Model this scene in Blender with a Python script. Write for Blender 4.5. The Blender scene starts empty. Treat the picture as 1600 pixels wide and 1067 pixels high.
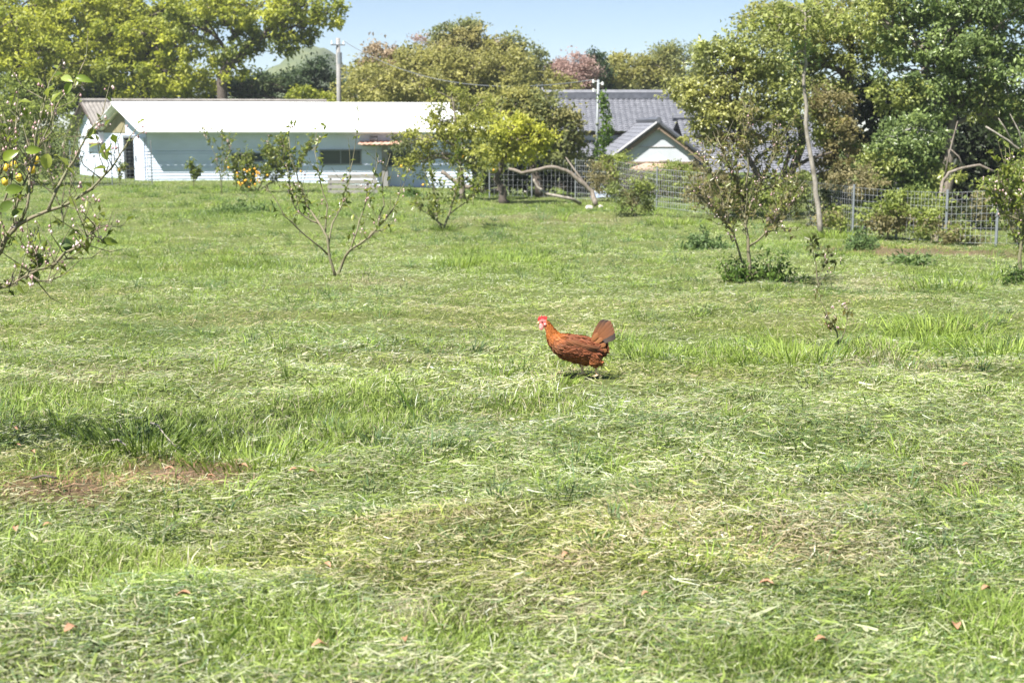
import bpy, bmesh, math, random
import numpy as np
from mathutils import Vector

# ------------------------------------------------------------------ camera, sky, sun, exposure
S = bpy.context.scene
C = S.collection
R = math.radians
CAM_H, FPX, HORIZON = 1.55, 2222.0, 195.0
PITCH = math.atan((533.5 - HORIZON) / FPX)
cam = bpy.data.cameras.new('camera'); cam_o = bpy.data.objects.new('camera', cam); C.objects.link(cam_o)
cam.sensor_width = 36.0; cam.lens = 36.0 * FPX / 1600.0
cam.clip_start = 0.1; cam.clip_end = 6000
cam_o.location = (0, 0, CAM_H); cam_o.rotation_euler = (math.pi / 2 - PITCH, 0, 0)
cam.dof.use_dof = True; cam.dof.focus_distance = 9.0; cam.dof.aperture_fstop = 4.5
S.camera = cam_o
SUN_AZ = (-0.68, -0.73); SUN_EL = R(56)
w = bpy.data.worlds.new('World'); S.world = w; w.use_nodes = True
nt = w.node_tree; nt.nodes.clear()
sky = nt.nodes.new('ShaderNodeTexSky'); sky.sky_type = 'NISHITA'; sky.sun_disc = False
sky.sun_elevation = SUN_EL; sky.sun_rotation = math.atan2(SUN_AZ[0], SUN_AZ[1])
sky.air_density = 0.62; sky.dust_density = 0.0; sky.ozone_density = 0.5; sky.altitude = 50
bg = nt.nodes.new('ShaderNodeBackground'); bg.inputs[1].default_value = 0.05
wo = nt.nodes.new('ShaderNodeOutputWorld')
nt.links.new(sky.outputs[0], bg.inputs[0]); nt.links.new(bg.outputs[0], wo.inputs[0])
sl = bpy.data.lights.new('sun', 'SUN'); sl.energy = 5.0; sl.angle = R(0.5); sl.color = (1.0, 0.955, 0.88)
so = bpy.data.objects.new('sun', sl); C.objects.link(so)
hz = math.hypot(*SUN_AZ)
SD = Vector((SUN_AZ[0] / hz * math.cos(SUN_EL), SUN_AZ[1] / hz * math.cos(SUN_EL), math.sin(SUN_EL)))
so.rotation_euler = (-SD).to_track_quat('-Z', 'Y').to_euler(); so.location = (-20, -20, 40)
S.view_settings.view_transform = 'Standard'; S.view_settings.look = 'None'
S.view_settings.gamma = 1.0; S.view_settings.use_curve_mapping = False
S.view_settings.exposure = 1.47

# ------------------------------------------------------------------ numbers
RNG = np.random.default_rng(7)
def smooth(a, b, x):
    t = np.clip((np.asarray(x, float) - a) / (b - a), 0, 1); return t * t * (3 - 2 * t)
def hash2(ix, iy, s):
    h = np.sin(ix * 127.1 + iy * 311.7 + s * 74.7) * 43758.5453
    return h - np.floor(h)
def vnoise(x, y, s=0):
    x = np.asarray(x, float); y = np.asarray(y, float)
    ix, iy = np.floor(x), np.floor(y); fx, fy = x - ix, y - iy
    fx = fx * fx * (3 - 2 * fx); fy = fy * fy * (3 - 2 * fy)
    a, b = hash2(ix, iy, s), hash2(ix + 1, iy, s); c, d = hash2(ix, iy + 1, s), hash2(ix + 1, iy + 1, s)
    return (a + (b - a) * fx) * (1 - fy) + (c + (d - c) * fx) * fy
def fbm(x, y, s=0, o=3):
    v, a, t = 0, .5, 0
    for k in range(o):
        v = v + a * vnoise(x * 2 ** k, y * 2 ** k, s + k * 13); t += a; a *= .5
    return v / t
def ground_z(x, y):
    x = np.asarray(x, float); y = np.asarray(y, float)
    z = -0.8 * smooth(9, 33, y) - 2.0 * smooth(49, 60, y) * smooth(1, 8, x) - .42 * smooth(46, 62, y) * smooth(-13, -2, x)
    near = 1 - smooth(30, 60, y)
    z = z + near * ((.11 + .10 * smooth(9, 18, y)) * (fbm(x * .8, y * .8, 3) - .5) + .075 * (vnoise(x * 2.4, y * 2.4, 9) - .5) + .03 * (vnoise(x * 5.5, y * 5.5, 19) - .5))
    return z
SP, CP = math.sin(PITCH), math.cos(PITCH)
def P(x, y, Y):
    """world point seen at photo position (x, y) at ground distance Y"""
    a, b = (x - 800) / FPX, (533.5 - y) / FPX
    d = Vector((a, CP + b * SP, -SP + b * CP)); return Vector((0, 0, CAM_H)) + d * (Y / d.y)
def G(x, y):
    """world point on the ground under photo position (x, y)"""
    lo = 2.0
    for Y in np.geomspace(2, 120, 1500):
        p = P(x, y, Y)
        if p.z <= ground_z(p.x, p.y): return Vector((p.x, p.y, float(ground_z(p.x, p.y))))
    return p
def mpp(Y): return Y / FPX * 1.01

# ------------------------------------------------------------------ mesh helpers
class MB:
    def __init__(s): s.v = []; s.f = []; s.m = []; s.c = []; s.n = 0
    def add(s, v, f, m=0, col=None):
        o = s.n; s.v.extend([tuple(p) for p in v]); s.n += len(v)
        s.f.extend([tuple(i + o for i in q) for q in f]); s.m.extend([m] * len(f))
        s.c.extend([tuple(col) if col is not None else (1, 1, 1)] * len(v)); return s
    def box(s, c, d, rz=0, m=0, col=None):
        cx, cy, cz = c; hx, hy, hz = d[0] / 2, d[1] / 2, d[2] / 2; ca, sa = math.cos(rz), math.sin(rz)
        v = []
        for dz in (-hz, hz):
            for dx, dy in ((-hx, -hy), (hx, -hy), (hx, hy), (-hx, hy)):
                v.append((cx + dx * ca - dy * sa, cy + dx * sa + dy * ca, cz + dz))
        return s.add(v, [(3, 2, 1, 0), (4, 5, 6, 7), (0, 1, 5, 4), (1, 2, 6, 5), (2, 3, 7, 6), (3, 0, 4, 7)], m, col)
    def tube(s, pts, rad, k=6, m=0, col=None, cap=True):
        pts = [Vector(p) for p in pts]; n = len(pts)
        if not hasattr(rad, '__len__'): rad = [rad] * n
        t0 = (pts[1] - pts[0]).normalized(); a = t0.orthogonal().normalized(); v = []
        for i in range(n):
            t = (pts[min(i + 1, n - 1)] - pts[max(i - 1, 0)]).normalized()
            a = (a - t * a.dot(t)); a = a.normalized() if a.length > 1e-6 else t.orthogonal().normalized()
            b = t.cross(a)
            for j in range(k):
                q = 2 * math.pi * j / k; v.append(pts[i] + (a * math.cos(q) + b * math.sin(q)) * rad[i])
        f = [(i * k + j, i * k + (j + 1) % k, (i + 1) * k + (j + 1) % k, (i + 1) * k + j) for i in range(n - 1) for j in range(k)]
        if cap: f += [tuple(range(k - 1, -1, -1)), tuple((n - 1) * k + j for j in range(k))]
        return s.add(v, f, m, col)
    def build(s, name, mats, parent=None, smooth_=False):
        me = bpy.data.meshes.new(name); me.from_pydata(s.v, [], s.f)
        for mt in (mats if isinstance(mats, (list, tuple)) else [mats]): me.materials.append(mt)
        me.polygons.foreach_set('material_index', s.m)
        if any(c != (1, 1, 1) for c in s.c):
            at = me.color_attributes.new('Col', 'FLOAT_COLOR', 'POINT')
            at.data.foreach_set('color', np.c_[np.array(s.c, float), np.ones(s.n)].ravel())
        if smooth_: me.polygons.foreach_set('use_smooth', [True] * len(me.polygons))
        me.update(); return link(name, me, parent)
def link(name, me, parent=None):
    o = bpy.data.objects.new(name, me); C.objects.link(o)
    if parent is not None: o.parent = parent
    return o
def fast_mesh(name, V, loops, starts, totals, col, mat, parent=None):
    me = bpy.data.meshes.new(name); V = np.asarray(V, np.float32)
    me.vertices.add(len(V)); me.vertices.foreach_set('co', V.ravel())
    me.loops.add(len(loops)); me.loops.foreach_set('vertex_index', np.asarray(loops, np.int32))
    me.polygons.add(len(starts)); me.polygons.foreach_set('loop_start', np.asarray(starts, np.int32))
    me.polygons.foreach_set('loop_total', np.asarray(totals, np.int32))
    at = me.color_attributes.new('Col', 'FLOAT_COLOR', 'POINT')
    at.data.foreach_set('color', np.c_[col, np.ones(len(V))].astype(np.float32).ravel())
    me.materials.append(mat); me.update(calc_edges=True); me.validate()
    return link(name, me, parent)
def tag(o, label=None, cat=None, group=None, kind=None):
    if label: o['label'] = label
    if cat: o['category'] = cat
    if group: o['group'] = group
    if kind: o['kind'] = kind
    return o
def thing(name, label, cat, loc=(0, 0, 0), group=None):
    o = bpy.data.objects.new(name, None); C.objects.link(o); o.location = loc; o.empty_display_size = .2
    return tag(o, label, cat, group)
def rebase(root):
    """children were modelled in world space: keep them there while the root sits at the base"""
    for ch in [c for c in bpy.data.objects if c.parent == root]:
        ch.location = Vector(ch.location) - Vector(root.location)
def unit(a): return a / np.maximum(np.linalg.norm(a, axis=-1, keepdims=True), 1e-9)

# ------------------------------------------------------------------ materials
def mat(name, col=(.5, .5, .5), rough=.6, noise=None, nscale=8, bump=0, bscale=40, attr=False, trans=0, spec=.5, metal=0, stretch=None, sss=0):
    m = bpy.data.materials.new(name); m.use_nodes = True; n = m.node_tree; N, L = n.nodes, n.links
    b = N['Principled BSDF']; b.inputs['Roughness'].default_value = rough; b.inputs['Metallic'].default_value = metal
    b.inputs['Specular IOR Level'].default_value = spec
    tc = N.new('ShaderNodeTexCoord'); src = None
    if attr:
        a = N.new('ShaderNodeAttribute'); a.attribute_name = 'Col'; src = a.outputs['Color']
    else:
        rgb = N.new('ShaderNodeRGB'); rgb.outputs[0].default_value = (*col, 1); src = rgb.outputs[0]
    vec = tc.outputs['Object']
    if stretch:
        mp = N.new('ShaderNodeMapping'); mp.inputs['Scale'].default_value = stretch; L.new(vec, mp.inputs[0]); vec = mp.outputs[0]
    if noise is not None:
        t = N.new('ShaderNodeTexNoise'); t.inputs['Scale'].default_value = nscale; t.inputs['Detail'].default_value = 6; t.inputs['Roughness'].default_value = .65
        L.new(vec, t.inputs[0])
        mr = N.new('ShaderNodeMapRange'); mr.inputs[1].default_value = .35; mr.inputs[2].default_value = .68; L.new(t.outputs[0], mr.inputs[0])
        mx = N.new('ShaderNodeMix'); mx.data_type = 'RGBA'; L.new(mr.outputs[0], mx.inputs[0]); L.new(src, mx.inputs[6]); mx.inputs[7].default_value = (*noise, 1)
        src = mx.outputs[2]
    L.new(src, b.inputs['Base Color'])
    if bump:
        t2 = N.new('ShaderNodeTexNoise'); t2.inputs['Scale'].default_value = bscale; t2.inputs['Detail'].default_value = 5; L.new(vec, t2.inputs[0])
        bp = N.new('ShaderNodeBump'); bp.inputs['Strength'].default_value = bump; bp.inputs['Distance'].default_value = .02; L.new(t2.outputs[0], bp.inputs['Height']); L.new(bp.outputs[0], b.inputs['Normal'])
    if trans:
        tr = N.new('ShaderNodeBsdfTranslucent'); hs = N.new('ShaderNodeHueSaturation'); hs.inputs['Value'].default_value = 1.5; hs.inputs['Saturation'].default_value = 1.05
        L.new(src, hs.inputs['Color']); L.new(hs.outputs[0], tr.inputs[0])
        ms = N.new('ShaderNodeMixShader'); ms.inputs[0].default_value = trans
        L.new(b.outputs[0], ms.inputs[1]); L.new(tr.outputs[0], ms.inputs[2]); L.new(ms.outputs[0], N['Material Output'].inputs[0])
    return m
M = {}
M['leaf'] = mat('leaf', attr=True, rough=.5, trans=.48, spec=.4)
M['gloss_leaf'] = mat('glossy_leaf', attr=True, rough=.32, trans=.38, spec=.5)
M['grass'] = mat('grass_blade', attr=True, rough=.6, trans=.3, spec=.3)
M['bark'] = mat('bark', (.13, .105, .08), .9, (.24, .21, .18), 14, .6, 30, stretch=(1, 1, .25))
M['dark_bark'] = mat('dark_bark', (.06, .045, .035), .9, (.12, .10, .085), 12, .6, 30)
M['pale_bark'] = mat('pale_bark', (.34, .31, .27), .85, (.15, .13, .105), 9, .5, 30, stretch=(1, 1, .5))
M['twig'] = mat('twig_bark', (.20, .16, .11), .8, (.13, .15, .07), 30, .3, 80)
M['white_metal'] = mat('white_roof_metal', (.82, .83, .84), .45, (.78, .79, .79), 1.2)
M['white_wall'] = mat('white_wall_blue_shade', (.68, .75, .90), .6, (.60, .67, .79), .9, .1, 20, stretch=(1, 1, 2.5))  # blue of skylit shade put into the white wall colour
M['olive_gable'] = mat('olive_gable_half', (.20, .18, .10), .8, (.28, .25, .15), 3, .3, 20)
M['grey_roof'] = mat('weathered_cement_roof', (.15, .14, .128), .9, (.23, .215, .20), 3, .4, 20)
M['tile'] = mat('silver_grey_roof_tile', (.125, .13, .15), .45, (.20, .205, .23), 3, .15, 20)
M['ridge_tile'] = mat('dark_ridge_tile', (.07, .075, .09), .45, (.12, .125, .145), 4)
M['plaster'] = mat('white_plaster', (.50, .53, .57), .8, (.44, .47, .50), 2)
M['wood'] = mat('aged_wood', (.26, .19, .13), .8, (.17, .125, .09), 6, .3, 40)
M['dark_wood'] = mat('dark_wood', (.055, .045, .04), .8, (.09, .07, .06), 6)
M['grey_wood'] = mat('weathered_grey_wood', (.30, .29, .27), .85, (.20, .19, .175), 8, .3, 40, stretch=(.3, 1, 1))
M['interior_shade'] = mat('interior_shade_paint', (.02, .021, .024), .9)
M['glass'] = mat('window_glass', (.05, .07, .08), .08, spec=.6)
M['zinc'] = mat('galvanised_steel', (.24, .26, .28), .55, (.18, .20, .215), 9, metal=.3)
M['wire'] = mat('dull_wire', (.30, .32, .34), .6, (.24, .25, .26), 9, metal=.2)
M['concrete'] = mat('concrete', (.27, .265, .255), .85, (.20, .195, .19), 5, .2, 30)
M['rust'] = mat('rusty_sheet', (.42, .17, .10), .8, (.58, .46, .38), 4, .2, 30)
M['cream'] = mat('cream_canvas', (.50, .47, .41), .8, (.44, .41, .36), 4)
M['terracotta'] = mat('faded_terracotta_canvas', (.34, .22, .165), .8, (.42, .30, .24), 4)
M['blue'] = mat('blue_tarp', (.08, .14, .28), .5, (.55, .58, .62), 5)
M['stone'] = mat('pale_stone', (.58, .55, .51), .85, (.42, .37, .33), 9, .4, 30)
M['orange'] = mat('orange_peel', (.80, .36, .02), .42, (.72, .42, .03), 20, .15, 200)
M['lemon'] = mat('lemon_peel', (.78, .52, .04), .42, (.70, .50, .06), 20, .15, 200)
M['bud'] = mat('pink_bud', attr=True, rough=.6, trans=.25)
M['dry'] = mat('dry_leaf', (.32, .16, .09), .75, (.42, .26, .17), 30, .3, 60)
M['rope'] = mat('cable', (.12, .13, .14), .6)

# ground: soil, thatch and low green growth by noise
gm = bpy.data.materials.new('meadow_ground'); gm.use_nodes = True; N, L = gm.node_tree.nodes, gm.node_tree.links
b = N['Principled BSDF']; b.inputs['Roughness'].default_value = .95; b.inputs['Specular IOR Level'].default_value = .1
at = N.new('ShaderNodeAttribute'); at.attribute_name = 'Col'
tc = N.new('ShaderNodeTexCoord'); t1 = N.new('ShaderNodeTexNoise'); t1.inputs['Scale'].default_value = 45; t1.inputs['Detail'].default_value = 8; t1.inputs['Roughness'].default_value = .75
mp = N.new('ShaderNodeMapping'); mp.inputs['Scale'].default_value = (1, 1.6, 1); L.new(tc.outputs['Object'], mp.inputs[0]); L.new(mp.outputs[0], t1.inputs[0])
hs = N.new('ShaderNodeHueSaturation'); mr = N.new('ShaderNodeMapRange'); mr.inputs[1].default_value = .3; mr.inputs[2].default_value = .7; mr.inputs[3].default_value = .35; mr.inputs[4].default_value = 1.6
L.new(t1.outputs[0], mr.inputs[0]); L.new(mr.outputs[0], hs.inputs['Value']); L.new(at.outputs['Color'], hs.inputs['Color']); L.new(hs.outputs[0], b.inputs['Base Color'])
bp = N.new('ShaderNodeBump'); bp.inputs['Strength'].default_value = .7; bp.inputs['Distance'].default_value = .03; L.new(t1.outputs[0], bp.inputs['Height']); L.new(bp.outputs[0], b.inputs['Normal'])
M['ground'] = gm

# ------------------------------------------------------------------ what grows where on the field (ellipses on the ground)
def patch(x, y, rx, ry):
    c = G(x, y); a = G(x, y - ry); bq = G(x, y + ry)
    return (c.x, c.y, rx * mpp(c.y), max((a.y - bq.y) / 2, .05))
FRESH = [patch(*q) for q in [(200, 890, 300, 75), (60, 640, 170, 40), (330, 690, 240, 55), (560, 650, 130, 60), (300, 415, 230, 20), (770, 400, 110, 22), (1440, 520, 90, 40), (1350, 545, 70, 26), (1550, 535, 80, 45), (1210, 545, 80, 38), (1110, 550, 80, 20),
    (1000, 545, 60, 25), (700, 1010, 160, 60), (1560, 990, 110, 90), (1520, 435, 110, 14), (480, 1000, 170, 70), (880, 640, 90, 25), (1180, 1040, 200, 40), (900, 575, 60, 14), (1290, 390, 180, 10), (430, 330, 160, 20), (900, 325, 200, 8), (120, 380, 200, 14)]]
STRAW = [patch(*q) for q in [(1300, 850, 170, 45), (820, 965, 120, 35), (690, 800, 90, 30), (1420, 580, 150, 18), (900, 885, 60, 20), (640, 960, 60, 25), (1480, 760, 140, 40), (1000, 800, 120, 30), (560, 445, 120, 10), (150, 590, 120, 18), (1330, 450, 200, 12), (860, 345, 200, 8)]]
BROWN = [patch(*q) for q in [(295, 743, 100, 19), (85, 756, 110, 24), (1470, 400, 120, 7), (1330, 390, 60, 4)]]
BLUE = [patch(*q) for q in [(820, 680, 220, 35), (1290, 690, 150, 22), (250, 930, 150, 25), (230, 520, 150, 16), (740, 850, 60, 25), (1420, 660, 170, 20), (520, 815, 180, 22), (600, 530, 160, 14)]]
def infl(x, y, lst, s):
    v = np.zeros_like(x); wob = .9 * (fbm(x * 1.3, y * 1.3, s) - .5) * 2 + .6 * (vnoise(x * 6, y * 6, s + 3) - .5)
    for cx, cy, rx, ry in lst:
        d = np.sqrt(((x - cx) / rx) ** 2 + ((y - cy) / ry) ** 2) + wob * .6
        v = np.maximum(v, 1 - smooth(.35, 1.3, d))
    return v
GREEN_A = np.array((.17, .245, .040)); GREEN_B = np.array((.265, .335, .085)); BLUEG = np.array((.125, .185, .075)); PALE = np.array((.40, .42, .26)); STRAWC = np.array((.39, .355, .225)); BROWNC = np.array((.27, .19, .12))

# ------------------------------------------------------------------ ground sheet
def grow(a, b, st, k):
    out = [a]; s = st
    while out[-1] < b: out.append(out[-1] + s); s *= k
    return out
ys = [-30, -10, -3, 0, 1.5] + list(np.arange(2.5, 16, .11)) + grow(16, 880, .2, 1.07)
xr = list(np.arange(0, 6.5, .13)) + grow(6.5, 620, .2, 1.10); xs = [-v for v in xr[:0:-1]] + xr
XX, YY = np.meshgrid(np.array(xs), np.array(ys)); ZZ = ground_z(XX, YY)
fr = infl(XX, YY, FRESH, 21); st_ = infl(XX, YY, STRAW, 22); br = infl(XX, YY, BROWN, 23)
base = np.array((.105, .135, .040))[None, None] + np.array((.055, .035, .03)) * (fbm(XX * .9, YY * .9, 5)[..., None] - .3)
base = base + fr[..., None] * (np.array((.075, .125, .02)) - base) * .7
base = base + st_[..., None] * (np.array((.15, .14, .07)) - base) * .5
base = base + br[..., None] * (np.array((.15, .105, .072)) - base) * .9
far = smooth(40, 70, YY)[..., None]; base = base * (1 - far) + np.array((.09, .12, .03)) * far
nx, ny = len(xs), len(ys); idx = np.arange(nx * ny).reshape(ny, nx)
quads = np.stack([idx[:-1, :-1], idx[:-1, 1:], idx[1:, 1:], idx[1:, :-1]], -1).reshape(-1, 4)
g = fast_mesh('ground', np.stack([XX, YY, ZZ], -1).reshape(-1, 3), quads.ravel(), np.arange(len(quads)) * 4, np.full(len(quads), 4), base.reshape(-1, 3), gm)
g.data.polygons.foreach_set('use_smooth', [True] * len(g.data.polygons)); tag(g, kind='structure')

# far wooded hill
mb = MB(); hp = []
for i, a in enumerate(np.linspace(0, 1, 90)):
    for j, bq in enumerate(np.linspace(0, 1, 16)):
        px_ = 250 + 620 * a; X = (px_ - 800) / FPX * 520
        prof = 120 * math.exp(-((px_ - 510) / 62) ** 2) * .9 + 75 * math.exp(-((px_ - 420) / 75) ** 2) + 45 * math.exp(-((px_ - 640) / 100) ** 2)
        h = (prof * .24 + (float(vnoise(a * 60, bq * 9, 4)) - .5) * 2.2) * (math.sin(bq * math.pi) ** .7) - 3
        hp.append((X, 440 + bq * 160, h))
mb.add(hp, [(i * 16 + j, (i + 1) * 16 + j, (i + 1) * 16 + j + 1, i * 16 + j + 1) for i in range(89) for j in range(15)])
M['hill'] = mat('wooded_hill', (.06, .085, .035), .95, (.12, .14, .05), .12, 1.0, .25)
tag(mb.build('hill', M['hill'], None, True), kind='structure')

# ------------------------------------------------------------------ foliage helpers
def leaf_arrays(Pc, D, Nn, Ln, Wd, col, fold=.25):
    D = unit(D); Sd = unit(np.cross(D, Nn)); Nn = np.cross(Sd, D); n = len(Pc)
    Ln = np.broadcast_to(np.asarray(Ln, float), n)[:, None]; Wd = np.broadcast_to(np.asarray(Wd, float), n)[:, None]
    V = np.empty((n, 4, 3)); V[:, 0] = Pc; V[:, 2] = Pc + D * Ln - Nn * Ln * .12
    mid = Pc + D * Ln * .45 + Nn * Wd * fold
    V[:, 1] = mid + Sd * Wd * .5; V[:, 3] = mid - Sd * Wd * .5
    return V, np.repeat(col[:, None, :], 4, 1)
def leaf_mesh(name, V, col, mt, parent=None):
    n = len(V); o = np.arange(n)[:, None] * 4
    loops = np.concatenate([o + np.array([0, 1, 2]), o + np.array([0, 2, 3])], 1).ravel()
    return fast_mesh(name, V.reshape(-1, 3), loops, np.arange(2 * n) * 3, np.full(2 * n, 3), col.reshape(-1, 3), mt, parent)
def curve_pts(a, bq, n, sag, rng):
    a, bq = Vector(a), Vector(bq); off = Vector(rng.normal(0, 1, 3)) * (bq - a).length * sag; out = []
    for i in range(n + 1):
        t = i / n; out.append(a.lerp(bq, t) + off * math.sin(t * math.pi) + Vector((0, 0, 1)) * (bq - a).length * .10 * math.sin(t * math.pi))
    return out
def tree(name, label, base, Y, blobs, pal, leaf=.16, per=70, cr=.5, dens=1.0, trunk=None, tr=.16, bark='bark', group=None, mt='leaf', seed=1, cat='tree', aspect=.55, depth=1.0, spread=(.5, 1.0), limbs=7):
    """blobs: photo ellipses (x, y, rx, ry[, palette index]) at distance Y; pal: list of (low, high) colours"""
    rng = np.random.default_rng(seed)
    bx = P(base[0], base[1], Y); gz = float(ground_z(bx.x, Y)); b0 = Vector((bx.x, Y, gz))
    root = thing(name, label, cat, b0, group); s = mpp(Y)
    wood = MB(); VV, CC = [], []
    if trunk: tp = [b0] + [P(q[0], q[1], Y + (q[2] if len(q) > 2 else 0)) for q in trunk]
    else:
        c = P(blobs[0][0], blobs[0][1], Y); tp = [b0, b0.lerp(c, .5) + Vector((rng.normal(0, .1), 0, 0)), c]
    n = len(tp); fine = []
    for i in range(n - 1):
        for t in (0, .33, .66): fine.append(tp[i].lerp(tp[i + 1], t) + Vector(rng.normal(0, tr * .22, 3)) * (1 if i or t else 0))
    fine.append(tp[-1]); nf = len(fine)
    wood.tube(fine, [tr * (1.35 if i == 0 else 1) * (1 - .62 * i / (nf - 1)) for i in range(nf)], 8)
    for bi, q in enumerate(blobs):
        c = np.array(P(q[0], q[1], Y)); rx, rz = q[2] * s, q[3] * s; ry = min(rx, rz * 1.4) * depth
        if len(q) > 5: c[1] += q[5]
        lo, hi = pal[q[4] if len(q) > 4 else 0]; lo, hi = np.array(lo), np.array(hi)
        ncl = max(5, int(dens * 5.5 * (rx * rz + rx * ry + ry * rz) / 3 / (cr * cr)))
        u = unit(rng.normal(0, 1, (ncl, 3))); rad = (spread[0] + (spread[1] - spread[0]) * rng.random(ncl) ** .6)[:, None]
        rad = rad * np.where(rng.random(ncl) < .14, 1.22, 1)[:, None] * (.74 + .48 * vnoise(u[:, 0] * 2.2 + bi * 5, u[:, 2] * 2.2 + u[:, 1], seed))[:, None]
        cc = c + u * rad * np.array((rx, ry, rz)); out = unit(cc - c)
        # limbs
        start = min(fine[nf // 3:], key=lambda p: (p - Vector(c)).length + max(0, p.z - c[2]) * 2)
        pl = curve_pts(start, c, 5, .06, rng); wood.tube(pl, [tr * .42 * (1 - .5 * i / 5) for i in range(6)], 6)
        for k in range(min(limbs, ncl)):
            e = cc[k]; ps = pl[2 + k % 4]; wood.tube(curve_pts(ps, e, 3, .08, rng), [tr * .2, tr * .15, tr * .1, tr * .05], 4, cap=False)
        tone = rng.random(ncl); m_ = np.maximum(4, rng.poisson(per, ncl)); ci = np.repeat(np.arange(ncl), m_); nl = len(ci)
        sz = (cr * (.4 + 1.0 * rng.random(ncl) ** 1.3))[ci][:, None]
        pc = cc[ci] + rng.normal(0, .5, (nl, 3)) * sz * np.array((1.15, 1.1, .72))
        D = unit(rng.normal(0, 1, (nl, 3)) + out[ci] * .6 + np.array((0, 0, -.15)))
        Nn = unit(rng.normal(0, .55, (nl, 3)) + out[ci] * .35 + np.array((0, 0, .75)))
        tt = np.clip(tone[ci] * .75 + rng.random(nl) * .4 - .05, 0, 1)[:, None]
        col = (lo + (hi - lo) * tt) * (1.35 + .6 * rng.random((nl, 1)))
        L_ = leaf * (.6 + .8 * rng.random(nl)); v, cl = leaf_arrays(pc, D, Nn, L_, L_ * aspect, col); VV.append(v); CC.append(cl)
    wood.build('trunk', M[bark], root, True)
    leaf_mesh('crown', np.concatenate(VV), np.concatenate(CC), M[mt], root)
    rebase(root); return root
SPH = {}
def fruit_mesh(kind, r):
    if kind in SPH: return SPH[kind]
    me = bpy.data.meshes.new(kind); bm = bmesh.new(); bmesh.ops.create_icosphere(bm, subdivisions=2, radius=r)
    for v in bm.verts:
        v.co.z *= .94 if kind == 'orange' else 1.2
        if v.co.z > r * .8: v.co.z -= r * .06
    bm.to_mesh(me); bm.free(); me.polygons.foreach_set('use_smooth', [True] * len(me.polygons)); me.materials.append(M[kind]); SPH[kind] = me; return me
def fruits(root, kind, pts, r):
    for p in pts:
        o = link(kind, fruit_mesh(kind, r), root); o.location = Vector(p) - Vector(root.location)
        o.rotation_euler = (random.random(), random.random(), random.random() * 6)
def sapling(name, label, base, lines, nleaf, leaf, pal, twigs=40, buds=0, budr=.006, group=None, seed=1, r0=.018, tl=(.12, .35), leafband=(.35, 1), bark='twig', cat='tree', up=.6, mt='gloss_leaf', Y=None, budc=((.50, .30, .32), (.74, .64, .62))):
    """lines: stems as photo polylines with a depth offset, first point at the base"""
    rng = np.random.default_rng(seed)
    b0 = G(*base) if Y is None else Vector((P(*base, Y).x, Y, float(ground_z(P(*base, Y).x, Y))))
    root = thing(name, label, cat, b0, group); wood = MB(); tips = []; Y0 = b0.y
    for ln in lines:
        pts = [P(q[0], q[1], Y0 + (q[2] if len(q) > 2 else 0)) for q in ln]
        if ln[0][0] == base[0] and ln[0][1] == base[1]: pts[0] = b0 - Vector((0, 0, .03))
        fine = []
        for i in range(len(pts) - 1):
            for t in (0, .5): fine.append(pts[i].lerp(pts[i + 1], t) + (Vector(rng.normal(0, .008, 3)) if i + t > 0 else Vector()))
        fine.append(pts[-1]); nf = len(fine); sc = 1.0 if ln[0][1] == base[1] else .62
        wood.tube(fine, [r0 * sc * (1 - .78 * i / (nf - 1)) for i in range(nf)], 6)
        for i in range(nf - 1): tips.append((fine[i], fine[i + 1], i / (nf - 1)))
    sel = [t for t in tips if t[2] >= leafband[0] * .7] or tips
    tw = []
    for k in range(twigs):
        a, bq, t = sel[rng.integers(len(sel))]; p = a.lerp(bq, rng.random())
        d = ((bq - a).normalized() * .6 + Vector(rng.normal(0, .7, 3)) + Vector((0, 0, up))).normalized(); ln = rng.uniform(*tl)
        m_ = p + d * ln * .5 + Vector(rng.normal(0, .02, 3)); e = p + d * ln + Vector((0, 0, .03))
        wood.tube([p, m_, e], [r0 * .24, r0 * .17, r0 * .09], 4, cap=False); tw.append((p, m_)); tw.append((m_, e)); tw.append((m_, e))
    wood.build('trunk', M[bark], root, True)
    if nleaf:
        ii = rng.integers(len(tw), size=nleaf); A = np.array([tw[i][0] for i in ii]); B = np.array([tw[i][1] for i in ii])
        pc = A + (B - A) * rng.random((nleaf, 1)); D = unit(rng.normal(0, 1, (nleaf, 3)) + np.array((0, 0, .15))); Nn = unit(rng.normal(0, .5, (nleaf, 3)) + np.array((0, 0, .8)))
        k = rng.integers(len(pal), size=nleaf); lo = np.array([p[0] for p in pal])[k]; hi = np.array([p[1] for p in pal])[k]
        col = lo + (hi - lo) * rng.random((nleaf, 1)); L_ = leaf * (.55 + .7 * rng.random(nleaf))
        v, cl = leaf_arrays(pc, D, Nn, L_, L_ * .5, col); leaf_mesh('crown', v, cl, M[mt], root)
    if buds:
        mbb = MB(); 
        for k in range(buds):
            a, bq = tw[rng.integers(len(tw))]; c = a.lerp(bq, rng.random())
            for h in range(rng.integers(1, 4)):
                p = c + Vector(rng.normal(0, budr * 1.8, 3)); col = np.array(budc[0]) + (np.array(budc[1]) - np.array(budc[0])) * rng.random(); r = budr * rng.uniform(.7, 1.25)
                mbb.add([p + Vector(d) * r for d in ((1, 0, 0), (-1, 0, 0), (0, 1, 0), (0, -1, 0), (0, 0, 1.5), (0, 0, -1.2))], [(0, 2, 4), (2, 1, 4), (1, 3, 4), (3, 0, 4), (2, 0, 5), (1, 2, 5), (3, 1, 5), (0, 3, 5)], 0, col)
        tag(mbb.build('buds', M['bud'], root, True), kind='stuff')
    rebase(root); return root, tw

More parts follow.
